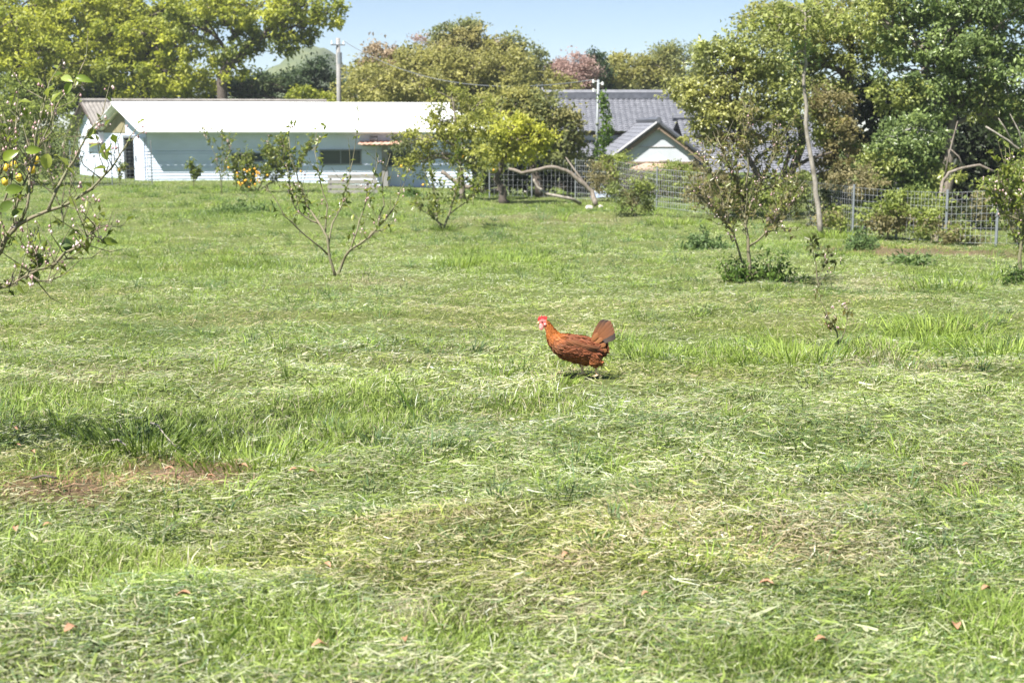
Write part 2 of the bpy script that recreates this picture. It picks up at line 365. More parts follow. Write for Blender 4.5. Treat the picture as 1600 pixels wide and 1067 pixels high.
# ------------------------------------------------------------------ twin-gabled white shed (plan slightly askew)
O = Vector((-15.6, 60, 0)); U = Vector((math.cos(R(12)), math.sin(R(12)), 0)); W = Vector((math.sin(R(35)), -math.cos(R(35)), 0))   # W points to the field
def sp(u, n, z): return O + U * u + W * n + Vector((0, 0, z))
def slope(u0, u1, n0, z0, n1, z1, pitch, amp, thick=.03, across=2):
    """corrugated sheet from (n0, z0) down to (n1, z1)"""
    mb = MB(); k = max(2, int((u1 - u0) / pitch * 4)); top = []
    for i in range(k + 1):
        u = u0 + (u1 - u0) * i / k; h = amp * (math.sin(i * math.pi / 2))
        for j in range(across + 1):
            t = j / across; top.append(sp(u, n0 + (n1 - n0) * t, z0 + (z1 - z0) * t + h))
    st = across + 1; nn = len(top); v = top + [p - Vector((0, 0, thick)) for p in top]
    f = [(i * st + j, i * st + j + 1, (i + 1) * st + j + 1, (i + 1) * st + j) for i in range(k) for j in range(across)]
    f += [tuple(q + nn for q in fa[::-1]) for fa in f]
    f += [(i * st + across, i * st + across + nn, (i + 1) * st + across + nn, (i + 1) * st + across) for i in range(k)]
    f += [(j, j + nn, j + 1 + nn, j + 1) for j in range(across)] + [(k * st + j, k * st + j + 1, k * st + j + 1 + nn, k * st + j + nn) for j in range(across)]
    mb.add(v, f); return mb
def lap_wall(A, B, z0, z1, step, dep, nrm, holes=()):
    """horizontal lap siding from A to B with rectangular holes (t0, t1, za, zb)"""
    mb = MB(); ts = sorted({0., 1.} | {h[0] for h in holes} | {h[1] for h in holes}); z = z0
    zs = sorted(set([z0, z1] + [h[2] for h in holes] + [h[3] for h in holes] + list(np.arange(z0, z1, step))))
    for i in range(len(ts) - 1):
        for j in range(len(zs) - 1):
            tm, zm = (ts[i] + ts[i + 1]) / 2, (zs[j] + zs[j + 1]) / 2
            if any(h[0] < tm < h[1] and h[2] < zm < h[3] for h in holes): continue
            a, bq = A.lerp(B, ts[i]), A.lerp(B, ts[i + 1])
            lo, hi = nrm * dep, nrm * 0.002
            q = [a + lo + Vector((0, 0, zs[j])), bq + lo + Vector((0, 0, zs[j])), bq + hi + Vector((0, 0, zs[j + 1])), a + hi + Vector((0, 0, zs[j + 1]))]
            q += [a + Vector((0, 0, zs[j])), bq + Vector((0, 0, zs[j]))]
            mb.add(q, [(0, 1, 2, 3), (4, 5, 1, 0)])
    return mb
gz = -1.5
sh = thing('farm_shed', 'long low white shed with bright white metal roof across the field', 'shed', sp(0, 0, -.8))
EZ, RZ, OV, L_A, DA = 1.29, 2.42, .62, 14.9, 6.1
nf_ = (Vector((U.y, -U.x, 0))).normalized()
def fw(u): return O + U * u + W * (-OV)
slope(0, L_A, -DA / 2, RZ, 0, EZ, .3, .018).build('roof_sheet', M['white_metal'], sh)
slope(0, L_A, -DA / 2, RZ + .02, -DA, EZ, .3, .018).build('roof_sheet', M['white_metal'], sh)
mb = MB(); mb.tube([sp(-.03, -DA / 2, RZ + .03), sp(L_A + .03, -DA / 2, RZ + .03)], .09, 6); mb.build('ridge_cap', M['white_metal'], sh)
WU0, WU1 = .55, L_A - .4
def tf(px_, Y=61):    # photo column to fraction along the front wall
    best = min(np.linspace(0, 1, 400), key=lambda t: abs((lambda p: 800 + FPX * p.x / p.y * 1.0)(fw(WU0 + (WU1 - WU0) * t)) - px_)); return best
holes = [(tf(365), tf(416), -.02, .34), (tf(503), tf(566), -.15, .46), (tf(604), tf(650), -.25, .42)]
lap_wall(fw(WU0), fw(WU1), gz, EZ + .05, .13, .028, nf_, holes).build('wall', M['white_wall'], sh)
for h in holes:
    a, bq = fw(WU0).lerp(fw(WU1), h[0]), fw(WU0).lerp(fw(WU1), h[1]); fr_ = MB(); ww = (bq - a).length; c = (a + bq) / 2; rz_ = math.atan2(U.y, U.x)
    for zz in (h[2], h[3]): fr_.box(c + nf_ * .02 + Vector((0, 0, zz)), (ww + .1, .09, .06), rz_)
    for t in (0, .5, 1): fr_.box(a.lerp(bq, t) + nf_ * .015 + Vector((0, 0, (h[2] + h[3]) / 2)), (.05, .08, h[3] - h[2] - .062), rz_)
    wn = fr_.build('window', M['zinc'], sh)
    pn = MB(); pn.box(c - nf_ * .05 + Vector((0, 0, (h[2] + h[3]) / 2)), (ww, .012, h[3] - h[2]), rz_); pn.build('pane', M['glass'], wn)
# left gable end: wall with a doorway, triangle half olive and half white, plank panel
lg0 = sp(WU0, -OV, 0); lg1 = sp(WU0, -DA + .3, 0); nl_ = Vector((-W.y, W.x, 0)) * -1
if nl_.x > 0: nl_ = -nl_
lap_wall(lg0, lg1, gz, EZ - .1, .13, .028, nl_, [(.26, .50, gz, 1.0)]).build('wall', M['white_wall'], sh)
def tri(a, bq, c, nrm, th, mt, nm):
    mb = MB(); v = [a, bq, c, a + nrm * th, bq + nrm * th, c + nrm * th]; mb.add(v, [(2, 1, 0), (3, 4, 5), (0, 1, 4, 3), (1, 2, 5, 4), (2, 0, 3, 5)]); return mb.build(nm, mt, sh)
ap = sp(WU0, -DA / 2, RZ - .06)
tri(sp(WU0, -DA + .3, EZ - .1), sp(WU0, -DA / 2, EZ - .1), ap, nl_, .04, M['olive_gable'], 'gable_board')
tri(sp(WU0, -DA / 2, EZ - .1), sp(WU0, -OV, EZ - .1), ap, nl_, .03, M['white_wall'], 'gable_board')
mb = MB(); c = lg0.lerp(lg1, .38); mb.box(c - nl_ * .5 + Vector((0, 0, -.3)), (.05, 2.0, 3.0), math.atan2(W.y, W.x) - math.pi / 2); mb.build('doorway_shade', M['interior_shade'], sh)  # near-black panel stands in for the shade inside the doorway
mb = MB()
for t in (.255, .505): mb.box(lg0.lerp(lg1, t) + nl_ * .03 + Vector((0, 0, -.1)), (.09, .1, 2.2), math.atan2(W.y, W.x))
mb.box(lg0.lerp(lg1, .38) + nl_ * .035 + Vector((0, 0, 1.03)), (1.45, .1, .09), math.atan2(W.y, W.x)); mb.build('door_frame', M['zinc'], sh)
pd = MB(); pd.box(lg0.lerp(lg1, .14) + nl_ * .07 + Vector((0, 0, 0)), (1.15, .05, 2.0), math.atan2(W.y, W.x)); dr = pd.build('door', M['white_wall'], sh)
hd = MB(); hd.box(lg0.lerp(lg1, .20) + nl_ * .12 + Vector((0, 0, .1)), (.03, .05, .25), math.atan2(W.y, W.x)); hd.build('handle', M['dark_wood'], dr)
# right gable end, closes the volume
rg0 = sp(WU1, -OV, 0); rg1 = sp(WU1, -DA + .3, 0); lap_wall(rg0, rg1, gz, EZ - .1, .26, .02, -nl_).build('wall', M['white_wall'], sh)
tri(sp(WU1, -DA + .3, EZ - .1), sp(WU1, -OV, EZ - .1), sp(WU1, -DA / 2, RZ - .06), -nl_, .03, M['white_wall'], 'gable_board')
for u in np.arange(.2, L_A, .9): mb = MB(); mb.tube([sp(u, -.02, EZ - .06), sp(u, -OV - .1, EZ + .12)], .035, 4); mb.build('rafter', M['wood'], sh)
mb = MB(); mb.tube([sp(0, .06, EZ - .03), sp(L_A, .06, EZ - .06)], .055, 6); mb.build('gutter', M['white_metal'], sh); rebase(sh)

s2 = thing('old_shed', 'old shed with weathered grey corrugated roof behind the white metal roof', 'shed', sp(.4, -8, -.8))
B0, B1, BR = -6.2, -9.9, -8.05; BE, BZ = 1.24, 2.62; u0, u1 = .3, 11.6
slope(u0, u1, BR, BZ, B0 + .2, BE, .18, .025).build('roof_sheet', M['grey_roof'], s2); slope(u0, u1, BR, BZ + .03, B1 - .2, BE, .18, .025).build('roof_sheet', M['grey_roof'], s2)
mb = MB(); mb.tube([sp(u0 - .05, BR, BZ + .03), sp(u1, BR, BZ + .03)], .1, 6); mb.build('ridge_cap', M['grey_roof'], s2)
lap_wall(sp(u0 + .4, B0, 0), sp(u0 + .4, B1, 0), gz, BE, .3, .012, nl_).build('wall', M['white_wall'], s2)
sh_, sh = sh, s2; tri(sp(u0 + .4, B1, BE), sp(u0 + .4, B0, BE), sp(u0 + .4, BR, BZ - .06), nl_, .02, M['white_wall'], 'gable_board'); sh = sh_
mb = MB()
for a_, b_ in (((BR, BZ), (B0 + .25, BE - .03)), ((BR, BZ), (B1 - .25, BE - .03))): mb.tube([sp(u0 - .02, a_[0], a_[1] - .08), sp(u0 - .02, b_[0], b_[1] - .08)], .06, 4)
mb.build('barge_board', M['dark_wood'], s2)
mb = MB(); mb.box(sp(u0 + .32, -7.4, .72), (2.0, .5, .05), math.atan2(W.y, W.x)); mb.build('ledge', M['rust'], s2)
lap_wall(sp(u1 - .4, B0, 0), sp(u1 - .4, B1, 0), gz, BE, .3, .012, -nl_).build('wall', M['white_wall'], s2)
lap_wall(sp(u0 + .4, B1, 0), sp(u1 - .4, B1, 0), gz, BE, .3, .012, -nf_).build('wall', M['white_wall'], s2); rebase(s2)

# ------------------------------------------------------------------ tiled farmhouse
HZ = -2.8
ho = thing('farmhouse', 'traditional house with silver-grey tiled roofs and a white plaster gable', 'house', (7, 60, HZ))
def tiles(A, Bq, Cq, nu, nv, hw=.035, hs_=.03):
    """tiled roof slope: A-B along the ridge, C below A at the eave"""
    A, Bq, Cq = Vector(A), Vector(Bq), Vector(Cq); du = (Bq - A); dv = (Cq - A); nrm = du.cross(dv); nrm = nrm if nrm.z > 0 else -nrm; nrm.normalize()
    ku = nu * 4; v = []; f = []
    prof = (0, .8, 1, .55)
    for j in range(nv):
        for e in (0, 1):
            for i in range(ku + 1):
                h = hw * prof[i % 4] + (hs_ if e else 0); v.append(A + du * (i / ku) + dv * ((j + e) / nv) + nrm * h)
    st = ku + 1
    for j in range(2 * nv - 1): f += [(j * st + i, j * st + i + 1, (j + 1) * st + i + 1, (j + 1) * st + i) for i in range(ku)]
    mb = MB(); mb.add(v, f); return mb
def roofpart(nm, *a, **k): return tag(tiles(*a, **k).build(nm, M['tile'], ho), kind=None)
# front gable wing
ax, az, ex0, ex1, ez, y0, y1 = 5.87, 1.63, 4.05, 7.75, .26, 57.6, 67
roofpart('tiled_roof', (ax, y0, az), (ax, y1, az), (ex0, y0, ez), 34, 9); roofpart('tiled_roof', (ax, y0, az), (ax, y1, az), (ex1, y0, ez), 34, 9)
mb = MB()
for ex in (ex0, ex1):
    d = Vector((ex - ax, 0, ez - az)); a = Vector((ax, y0 + .02, az - .09)); e = Vector((ex, y0 + .02, ez - .09)); mb.add([a, e, e - Vector((0, 0, .15)), a - Vector((0, 0, .17)), a + Vector((0, .05, 0)), e + Vector((0, .05, 0)), e + Vector((0, .05, -.15)), a + Vector((0, .05, -.17))], [(0, 1, 2, 3), (7, 6, 5, 4), (3, 2, 6, 7), (0, 4, 5, 1)])
mb.build('barge_board', M['wood'], ho)
mb = MB()
for ex in (ex0, ex1): mb.tube([(ax, y0 - .02, az + .03), (ex, y0 - .02, ez + .03)], .085, 6)
mb.tube([(ax, y0 - .1, az + .1), (ax, y1, az + .1)], .12, 6); mb.build('ridge_tiles', M['ridge_tile'], ho)
mb = MB(); yw = y0 + .2; mb.add([(ex0 + .4, yw, .06), (ex1 - .4, yw, .06), (ex1 - .4, yw, .36), (ax, yw, az - .12), (ex0 + .4, yw, .36)], [(0, 1, 2, 3, 4)]); mb.box((ax, yw + .1, .2), (.01, .05, .05)); mb.build('plaster_gable', M['plaster'], ho)
mb = MB(); mb.box(((ax), yw - .02, .03), (ex1 - ex0 - .8, .1, .09)); mb.box((ax, yw - .015, .66), (1.5, .03, .012))
for ex in (ex0 + .75, ax, ex1 - .75): mb.box((ex, yw - .06, az - .22 - abs(ex - ax) * .72), (.1, .3, .1))
mb.build('beam', M['wood'], ho)
mb = MB(); mb.box((ax, yw + .1, (HZ - .03) / 2), (ex1 - ex0 - .8, .12, -HZ - .03)); mb.box((ex0 + .45, 62.4, -1.3), (.12, 9, 3)); mb.box((ex1 - .45, 62.4, -1.3), (.12, 9, 3)); mb.build('wall', M['dark_wood'], ho)
# main block behind
roofpart('tiled_roof', (1.7, 70, 2.78), (10.5, 70, 2.78), (1.7, 66, 1.22), 33, 17); roofpart('tiled_roof', (1.7, 70, 2.78), (10.5, 70, 2.78), (1.7, 74.5, 1.1), 33, 17)
mb = MB(); mb.box((6.1, 70, 2.92), (9.0, .30, .26)); mb.build('ridge_tiles', M['ridge_tile'], ho)
mb = MB(); mb.tube([(1.5, 70, 3.09), (10.7, 70, 3.09)], .13, 8); mb.build('ridge_tiles', M['tile'], ho)
mb = MB(); mb.box((6.2, 66.9, -.8), (8.2, .15, 4.0)); mb.box((2.1, 70.2, -.8), (.15, 6.6, 4.0)); mb.build('wall', M['dark_wood'], ho)
mb = MB(); mb.box((6.2, 66.78, .94), (8.3, .1, .25)); mb.build('beam', M['plaster'], ho)
roofpart('tiled_roof', (1.7, 66.7, .82), (4.1, 66.7, .82), (1.7, 64.6, .05), 9, 8)
# right wing
roofpart('tiled_roof', (7.4, 64.5, 1.75), (13.4, 64.5, 1.75), (7.4, 58.2, -.42), 23, 24); roofpart('tiled_roof', (7.4, 64.5, 1.75), (13.4, 64.5, 1.75), (7.4, 69.5, .3), 23, 20)
mb = MB(); mb.tube([(7.2, 64.5, 1.85), (13.5, 64.5, 1.85)], .14, 8); mb.build('ridge_tiles', M['ridge_tile'], ho)
mb = MB(); mb.box((10.4, 58.35, -.55), (6, .06, .13)); mb.build('fascia', M['cream'], ho)
mb = MB(); mb.box((10.4, 59.0, -1.7), (5.6, .15, 2.25)); mb.box((13.1, 63.5, -1.2), (.15, 9, 3.2)); mb.build('wall', M['wood'], ho)
rebase(ho)

# garden parasol in front of the gable
pg = P(1028, 240, 52.5); pr = thing('garden_parasol', 'faded garden parasol with a white peaked top in front of the plaster gable', 'parasol', (pg.x, 52.5, float(ground_z(pg.x, 52.5))))
def pyr(c, r, z0, z1, n=8, rot=0):
    mb = MB(); v = [(c.x + r * math.cos(2 * math.pi * i / n + rot), c.y + r * math.sin(2 * math.pi * i / n + rot), z0) for i in range(n)] + [(c.x, c.y, z1)]
    v += [(p[0], p[1], p[2] - .06) for p in v[:n]]
    mb.add(v, [(i, (i + 1) % n, n) for i in range(n)] + [(i, i + n + 1, (i + 1) % n + n + 1, (i + 1) % n) for i in range(n)]); return mb
pyr(pg, 1.06, P(1028, 263, 52.5).z, P(1028, 249, 52.5).z).build('canopy', M['terracotta'], pr); pyr(pg, .45, P(1028, 251, 52.5).z + .02, pg.z).build('top_vent', M['cream'], pr)
mb = MB(); mb.tube([(pg.x, 52.5, float(ground_z(pg.x, 52.5))), (pg.x, 52.5, P(1028, 250, 52.5).z)], .025, 6); mb.build('pole', M['wood'], pr); rebase(pr)

# ------------------------------------------------------------------ poles and wire
p0 = P(528, 60, 76); up_ = thing('utility_pole', 'pale concrete utility pole with crossarm rising behind the white shed roof', 'utility pole', (p0.x, 76, float(ground_z(p0.x, 76))))
mb = MB(); mb.tube([(p0.x, 76, float(ground_z(p0.x, 76))), (p0.x, 76, p0.z)], [.15, .105], 10); mb.build('shaft', M['concrete'], up_, True)
mb = MB(); mb.box((p0.x, 75.9, p0.z - .35), (.75, .07, .07), .3); mb.build('crossarm', M['zinc'], up_)
for k in (-1, 0, 1):
    mb = MB(); mb.tube([(p0.x + k * .3, 75.9 + k * .09, p0.z - .32), (p0.x + k * .3, 75.9 + k * .09, p0.z - .14)], [.05, .035], 6); mb.build('insulator', M['white_metal'], up_)
mb = MB(); mb.tube([(p0.x + .1, 75.75, p0.z - 1.35), (p0.x + .1, 75.75, p0.z - .75)], .12, 8); mb.build('bracket_box', M['zinc'], up_); rebase(up_)
q0 = P(935, 125, 37); qb = G(930, 308); qY = qb.y
q0 = P(935, 125, qY); mp_ = thing('metal_pole', 'slim galvanised pole with insulators and climbing ivy by the fence', 'pole', qb)
mb = MB(); mb.tube([qb - Vector((0, 0, .1)), q0], [.055, .045], 8); mb.build('shaft', M['zinc'], mp_, True)
for dx, dz in ((-.16, -.05), (.14, -.12), (-.15, -.33)):
    mb = MB(); mb.tube([q0 + Vector((0, -.03, dz)), q0 + Vector((dx, -.03, dz))], .012, 4); mb.tube([q0 + Vector((dx, -.03, dz - .05)), q0 + Vector((dx, -.03, dz + .05))], .04, 6); mb.build('insulator', M['white_metal'], mp_)
rng = np.random.default_rng(5); n = 900; t = rng.random(n); ang = rng.random(n) * 6.28; ctr = np.array([np.array(P(934 + 12 * smooth(.2, .6, tt) * (1 - tt) * 2.2 + 6 * tt, 265 - 120 * tt, qY - .05)) for tt in t])
rad = .05 + .14 * rng.random(n) + .12 * (t < .55) * rng.random(n); pc = ctr + np.c_[np.cos(ang) * rad, np.sin(ang) * rad, rng.normal(0, .06, n)]
v, cl = leaf_arrays(pc, rng.normal(0, 1, (n, 3)), rng.normal(0, .5, (n, 3)) + np.array((0, -.4, .5)), .08 + .06 * rng.random(n), .07, np.array((.07, .14, .025)) + np.array((.08, .08, .01)) * rng.random((n, 1)))
leaf_mesh('ivy', v, cl, M['leaf'], mp_); rebase(mp_)
a, bq = Vector((p0.x + .3, 75.99, p0.z - .14)), q0 + Vector((-.16, -.03, 0)); mb = MB()
mb.tube([a.lerp(bq, t) - Vector((0, 0, 1.0 * 4 * t * (1 - t))) for t in np.linspace(0, 1, 24)], .016, 5)
tag(mb.build('power_cable', M['rope'], None, True), 'thin sagging cable strung from the concrete pole to the slim metal pole', 'cable')

# ------------------------------------------------------------------ wire mesh fence, one bay per thing
FB = [(765, 308, 58), (831, 309, 60), (899, 312, 62), (960, 317, 64), (1026, 326, 60), (1120, 338, 64), (1225, 348, 66), (1332, 366, 72), (1400, 374, 74), (1477, 383, 80), (1556, 384, 82), (1640, 386, 84)]
FP = [(G(x, y), h) for x, y, h in FB]
WR = lambda p: .003 if p.y < 36 else .0052
fe = thing('wire_fence', 'galvanised wire mesh fence on steel posts along the far edge of the field', 'fence', FP[0][0])
for i, (p, h) in enumerate(FP):
    mb = MB(); hh = max(.95, min(1.25, h * mpp(p.y))); mb.tube([p - Vector((0, 0, .2)), p + Vector((0, 0, hh + .06))], .026, 6); mb.build('post', M['zinc'], fe)
    if i + 1 < len(FP):
        p2, h2 = FP[i + 1]; hh2 = max(.95, min(1.25, h2 * mpp(p2.y))); mb = MB(); ln = (p2 - p).length; nv = int(ln / .15)
        for k in range(1, nv): 
            t = k / nv; a = p.lerp(p2, t); mb.tube([a + Vector((0, 0, .03)), a + Vector((0, 0, hh + (hh2 - hh) * t))], WR(p), 3, cap=False)
        for z in np.linspace(.04, 1, 8): mb.tube([p + Vector((0, -.012, hh * z)), p2 + Vector((0, -.012, hh2 * z))], WR(p), 3, cap=False)
        mb.build('wire_mesh', M['wire'], fe)
rebase(fe)
sa, sb = G(112, 292), G(238, 290); sf = thing('mesh_screen', 'wire mesh screen on thin posts standing before the dark shed doorway', 'fence', sa)
for t in (0, .5, 1):
    p = sa.lerp(sb, t); mb = MB(); mb.tube([p - Vector((0, 0, .1)), p + Vector((0, 0, 1.75))], .025, 5); mb.build('post', M['zinc'], sf)
mb = MB()
for z in np.arange(.05, 1.72, .14): mb.tube([sa + Vector((0, -.02, z)), sb + Vector((0, -.02, z))], .008, 3, cap=False)
for t in np.linspace(0, 1, 19)[1:-1]: mb.tube([sa.lerp(sb, t) + Vector((0, 0, 0)), sa.lerp(sb, t) + Vector((0, 0, 1.72))], .006, 3, cap=False)
mb.build('wire_mesh', M['zinc'], sf); rebase(sf)

# ------------------------------------------------------------------ small things in front of the shed
c0 = G(602, 292); cn = thing('rusty_canopy', 'small rusty corrugated canopy on a grey concrete post beside the shed window', 'canopy', c0)
zt = P(590, 226, c0.y).z; mb = MB(); mb.box((c0.x, c0.y, (c0.z + zt) / 2), (.26, .26, zt - c0.z)); mb.build('post', M['concrete'], cn)
mb = MB(); x0, x1 = P(562, 225, c0.y).x, P(640, 225, c0.y).x; k = 40; v = []
for i in range(k + 1):
    for j in (0, 1): v.append((x0 + (x1 - x0) * i / k, c0.y - .7 + 1.3 * j, zt + .03 + .16 * j + .02 * math.sin(i * 1.57)))
v += [(p[0], p[1], p[2] - .025) for p in v]; o_ = 2 * (k + 1)
mb.add(v, [(2 * i, 2 * i + 2, 2 * i + 3, 2 * i + 1) for i in range(k)] + [(o_ + 2 * i, o_ + 2 * i + 1, o_ + 2 * i + 3, o_ + 2 * i + 2) for i in range(k)] + [(2 * i, o_ + 2 * i, o_ + 2 * i + 2, 2 * i + 2) for i in range(k)]); mb.build('roof_sheet', M['rust'], cn)
mb = MB(); mb.tube([P(578, 217, c0.y), P(590, 217, c0.y)], .11, 10); mb.build('vent_pipe', M['zinc'], cn)
mb = MB(); mb.box(((x0 + x1) / 2, c0.y - .3, zt - .03), (x1 - x0 - .3, .06, .08)); mb.build('beam', M['grey_wood'], cn); rebase(cn)
b0 = G(550, 303); bd = thing('board_screen', 'low barrier of weathered grey planks in front of the white shed', 'barrier', b0)
xL, xR = P(512, 290, b0.y).x, P(590, 290, b0.y).x
for k, yy in enumerate((300, 292, 284, 276)):
    z = P(550, yy, b0.y).z; mb = MB(); mb.box(((xL + xR) / 2, b0.y, z), (xR - xL, .03, .135), .03 * (k % 2)); mb.build('plank', M['grey_wood'], bd)
for x in (xL + .1, xR - .1): mb = MB(); mb.box((x, b0.y + .05, b0.z + .28), (.07, .06, .76)); mb.build('stake', M['grey_wood'], bd)
rebase(bd)
def log(name, label, pts, rad, mt='bark', cat='log', seed=3, branches=()):
    rng = np.random.default_rng(seed); p = [Vector(q) for q in pts]; fine = []
    for i in range(len(p) - 1):
        for t in (0, .33, .66): fine.append(p[i].lerp(p[i + 1], t) + Vector(rng.normal(0, rad * .12, 3)))
    fine.append(p[-1]); n = len(fine); root = thing(name, label, cat, p[0]); mb = MB(); mb.tube(fine, [rad * (1 - .45 * i / n) * rng.uniform(.92, 1.1) for i in range(n)], 8); mb.build('trunk', M[mt], root, True)
    for br_ in branches: mb = MB(); mb.tube([Vector(q) for q in br_], [rad * .5, rad * .4, rad * .2][:len(br_)], 6); mb.build('branch', M[mt], root, True)
    rebase(root)
YL = G(930, 322).y
log('dead_branch', 'bare dead branch arching down to the grass in front of the wire fence', [G(931, 323) + Vector((0, 0, .03)), P(925, 300, YL), P(905, 282, YL), P(885, 266, YL), P(860, 261, YL - .1), P(838, 266, YL - .2), P(815, 270, YL - .2), P(795, 264, YL)], .075, 'bark', 'branch', 4, [[P(915, 288, YL), P(902, 272, YL + .2), P(884, 246, YL + .3)]])
log('fallen_limb', 'sun-bleached fallen limb lying low below the arching dead branch', [G(907, 322) + Vector((0, 0, .06)), P(893, 311, YL), P(875, 307, YL), P(855, 303, YL + .1), P(840, 292, YL + .2), P(834, 280, YL + .2)], .055, 'pale_bark', 'branch', 5)
YK = G(740, 306).y
log('grey_log', 'thick grey log lying across the grass under the spreading citrus tree', [G(782, 304) + Vector((0, 0, .1)), P(762, 300, YK), P(745, 296, YK + .2), P(722, 290, YK + .3), P(700, 276, YK + .4), P(690, 268, YK + .4)], .11, 'bark', 'log', 6, [[P(752, 297, YK), P(775, 290, YK), P(790, 283, YK)]])
def rock(label, x, y, r, mt='stone', seed=1):
    p = G(x, y); bm = bmesh.new(); bmesh.ops.create_icosphere(bm, subdivisions=2, radius=r); rg = random.Random(seed)
    for v in bm.verts: v.co *= rg.uniform(.8, 1.12); v.co.z *= .7
    me = bpy.data.meshes.new('stone'); bm.to_mesh(me); bm.free(); me.materials.append(M[mt]); o = link('stone', me); o.location = p + Vector((0, 0, r * .4)); tag(o, label, 'stone')
rock('small round pale stone on the grass beside the metal pole', 938, 325, .075); rock('pinkish broken stone where the dead branch touches the ground', 921, 328, .12, seed=2); rock('pale stone at the foot of the wire fence behind the leaning trunk', 821, 302, .09, seed=3); rock('flat cream stone half hidden at the fence by the pale trunk', 1293, 333, .14, seed=4)
tp_ = G(940, 312) + Vector((.05, .9, 0)); rng = np.random.default_rng(8); mb = MB(); k = 9; v = []
for i in range(k):
    for j in range(k):
        a_, b_ = i / (k - 1) - .5, j / (k - 1) - .5; v.append((tp_.x + a_ * .75, tp_.y + b_ * .6, tp_.z + .02 + .42 * max(0, 1 - (a_ * a_ + b_ * b_) * 3.6) * rng.uniform(.6, 1.1)))
mb.add(v, [(i * k + j, (i + 1) * k + j, (i + 1) * k + j + 1, i * k + j + 1) for i in range(k - 1) for j in range(k - 1)])
tag(mb.build('tarp_heap', M['blue'], None), 'crumpled blue and white tarp heap behind the fence by the metal pole', 'tarp')

# ------------------------------------------------------------------ background trees
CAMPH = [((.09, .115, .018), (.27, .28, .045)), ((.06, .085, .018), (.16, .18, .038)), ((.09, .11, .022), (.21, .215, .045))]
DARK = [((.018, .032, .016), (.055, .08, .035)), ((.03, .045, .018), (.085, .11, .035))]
OLIVE = [((.105, .11, .032), (.23, .22, .075)), ((.11, .11, .045), (.23, .21, .085)), ((.08, .095, .04), (.17, .18, .07)), ((.13, .105, .065), (.25, .20, .14))]
PINK = [((.16, .11, .09), (.28, .205, .185)), ((.14, .10, .06), (.25, .17, .12))]
CITRUS = [((.095, .11, .025), (.23, .235, .06)), ((.14, .16, .025), (.30, .30, .05)), ((.055, .07, .03), (.13, .14, .06))]
GLOSS = [((.045, .07, .028), (.16, .205, .065)), ((.08, .10, .03), (.22, .24, .07)), ((.085, .08, .035), (.18, .155, .07)), ((.12, .10, .07), (.25, .20, .14))]
GT = 'broadleaf trees behind the sheds'
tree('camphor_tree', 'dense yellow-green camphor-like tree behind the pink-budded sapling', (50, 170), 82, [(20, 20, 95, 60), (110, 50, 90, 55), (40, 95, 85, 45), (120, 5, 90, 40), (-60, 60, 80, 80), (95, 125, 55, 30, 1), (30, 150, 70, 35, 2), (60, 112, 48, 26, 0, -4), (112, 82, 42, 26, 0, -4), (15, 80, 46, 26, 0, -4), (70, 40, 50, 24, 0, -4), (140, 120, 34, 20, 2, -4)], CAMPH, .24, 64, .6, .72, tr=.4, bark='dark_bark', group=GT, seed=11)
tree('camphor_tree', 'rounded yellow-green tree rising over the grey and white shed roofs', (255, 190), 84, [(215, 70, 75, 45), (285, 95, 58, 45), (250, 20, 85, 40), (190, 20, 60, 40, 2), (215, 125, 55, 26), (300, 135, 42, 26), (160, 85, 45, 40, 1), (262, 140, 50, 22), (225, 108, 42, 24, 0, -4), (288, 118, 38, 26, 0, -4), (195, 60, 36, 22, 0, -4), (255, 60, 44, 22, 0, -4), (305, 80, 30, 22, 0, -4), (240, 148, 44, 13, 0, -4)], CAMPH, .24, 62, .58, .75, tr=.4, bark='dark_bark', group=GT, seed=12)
tree('spreading_tree', 'open tree with dark forked trunk and golden-green leaves reaching toward the concrete pole', (343, 190), 80, [(320, 10, 75, 32), (400, 18, 70, 34), (470, 12, 55, 32), (512, 22, 32, 24), (440, 62, 55, 20, 1), (385, 70, 34, 22, 1), (360, 105, 26, 24), (300, 40, 45, 25, 1), (455, 45, 50, 20)], CAMPH, .24, 55, .5, .62, [(345, 128), (352, 108), (380, 80), (410, 55), (440, 20)], .33, 'dark_bark', GT, seed=13, limbs=10)
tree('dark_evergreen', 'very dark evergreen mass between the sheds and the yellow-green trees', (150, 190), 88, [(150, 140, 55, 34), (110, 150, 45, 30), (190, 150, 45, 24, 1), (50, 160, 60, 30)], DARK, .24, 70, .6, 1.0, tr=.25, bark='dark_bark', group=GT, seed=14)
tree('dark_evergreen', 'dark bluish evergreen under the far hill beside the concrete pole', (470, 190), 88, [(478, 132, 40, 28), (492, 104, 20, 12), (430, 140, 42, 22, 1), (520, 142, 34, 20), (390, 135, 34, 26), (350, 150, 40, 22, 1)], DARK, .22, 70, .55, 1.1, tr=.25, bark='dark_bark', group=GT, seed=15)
tree('garden_shrub', 'light green shrub peeping over the middle of the white shed roof', (480, 190), 80, [(478, 152, 26, 12), (505, 156, 22, 9)], CAMPH, .2, 60, .35, 1.3, tr=.08, group=GT, seed=16, cat='shrub')
tree('mixed_tree', 'wide olive-green tree behind the shed to the right of the concrete pole', (640, 190), 78, [(590, 125, 48, 36), (640, 118, 62, 42, 0), (690, 132, 60, 42), (610, 95, 40, 22, 3), (570, 148, 40, 22), (650, 155, 60, 25, 0), (690, 100, 50, 28, 0), (730, 150, 60, 24, 0), (600, 140, 40, 24, 0, -3), (665, 135, 46, 26, 0, -3)], OLIVE, .2, 75, .5, 1.0, tr=.28, group=GT, seed=17)
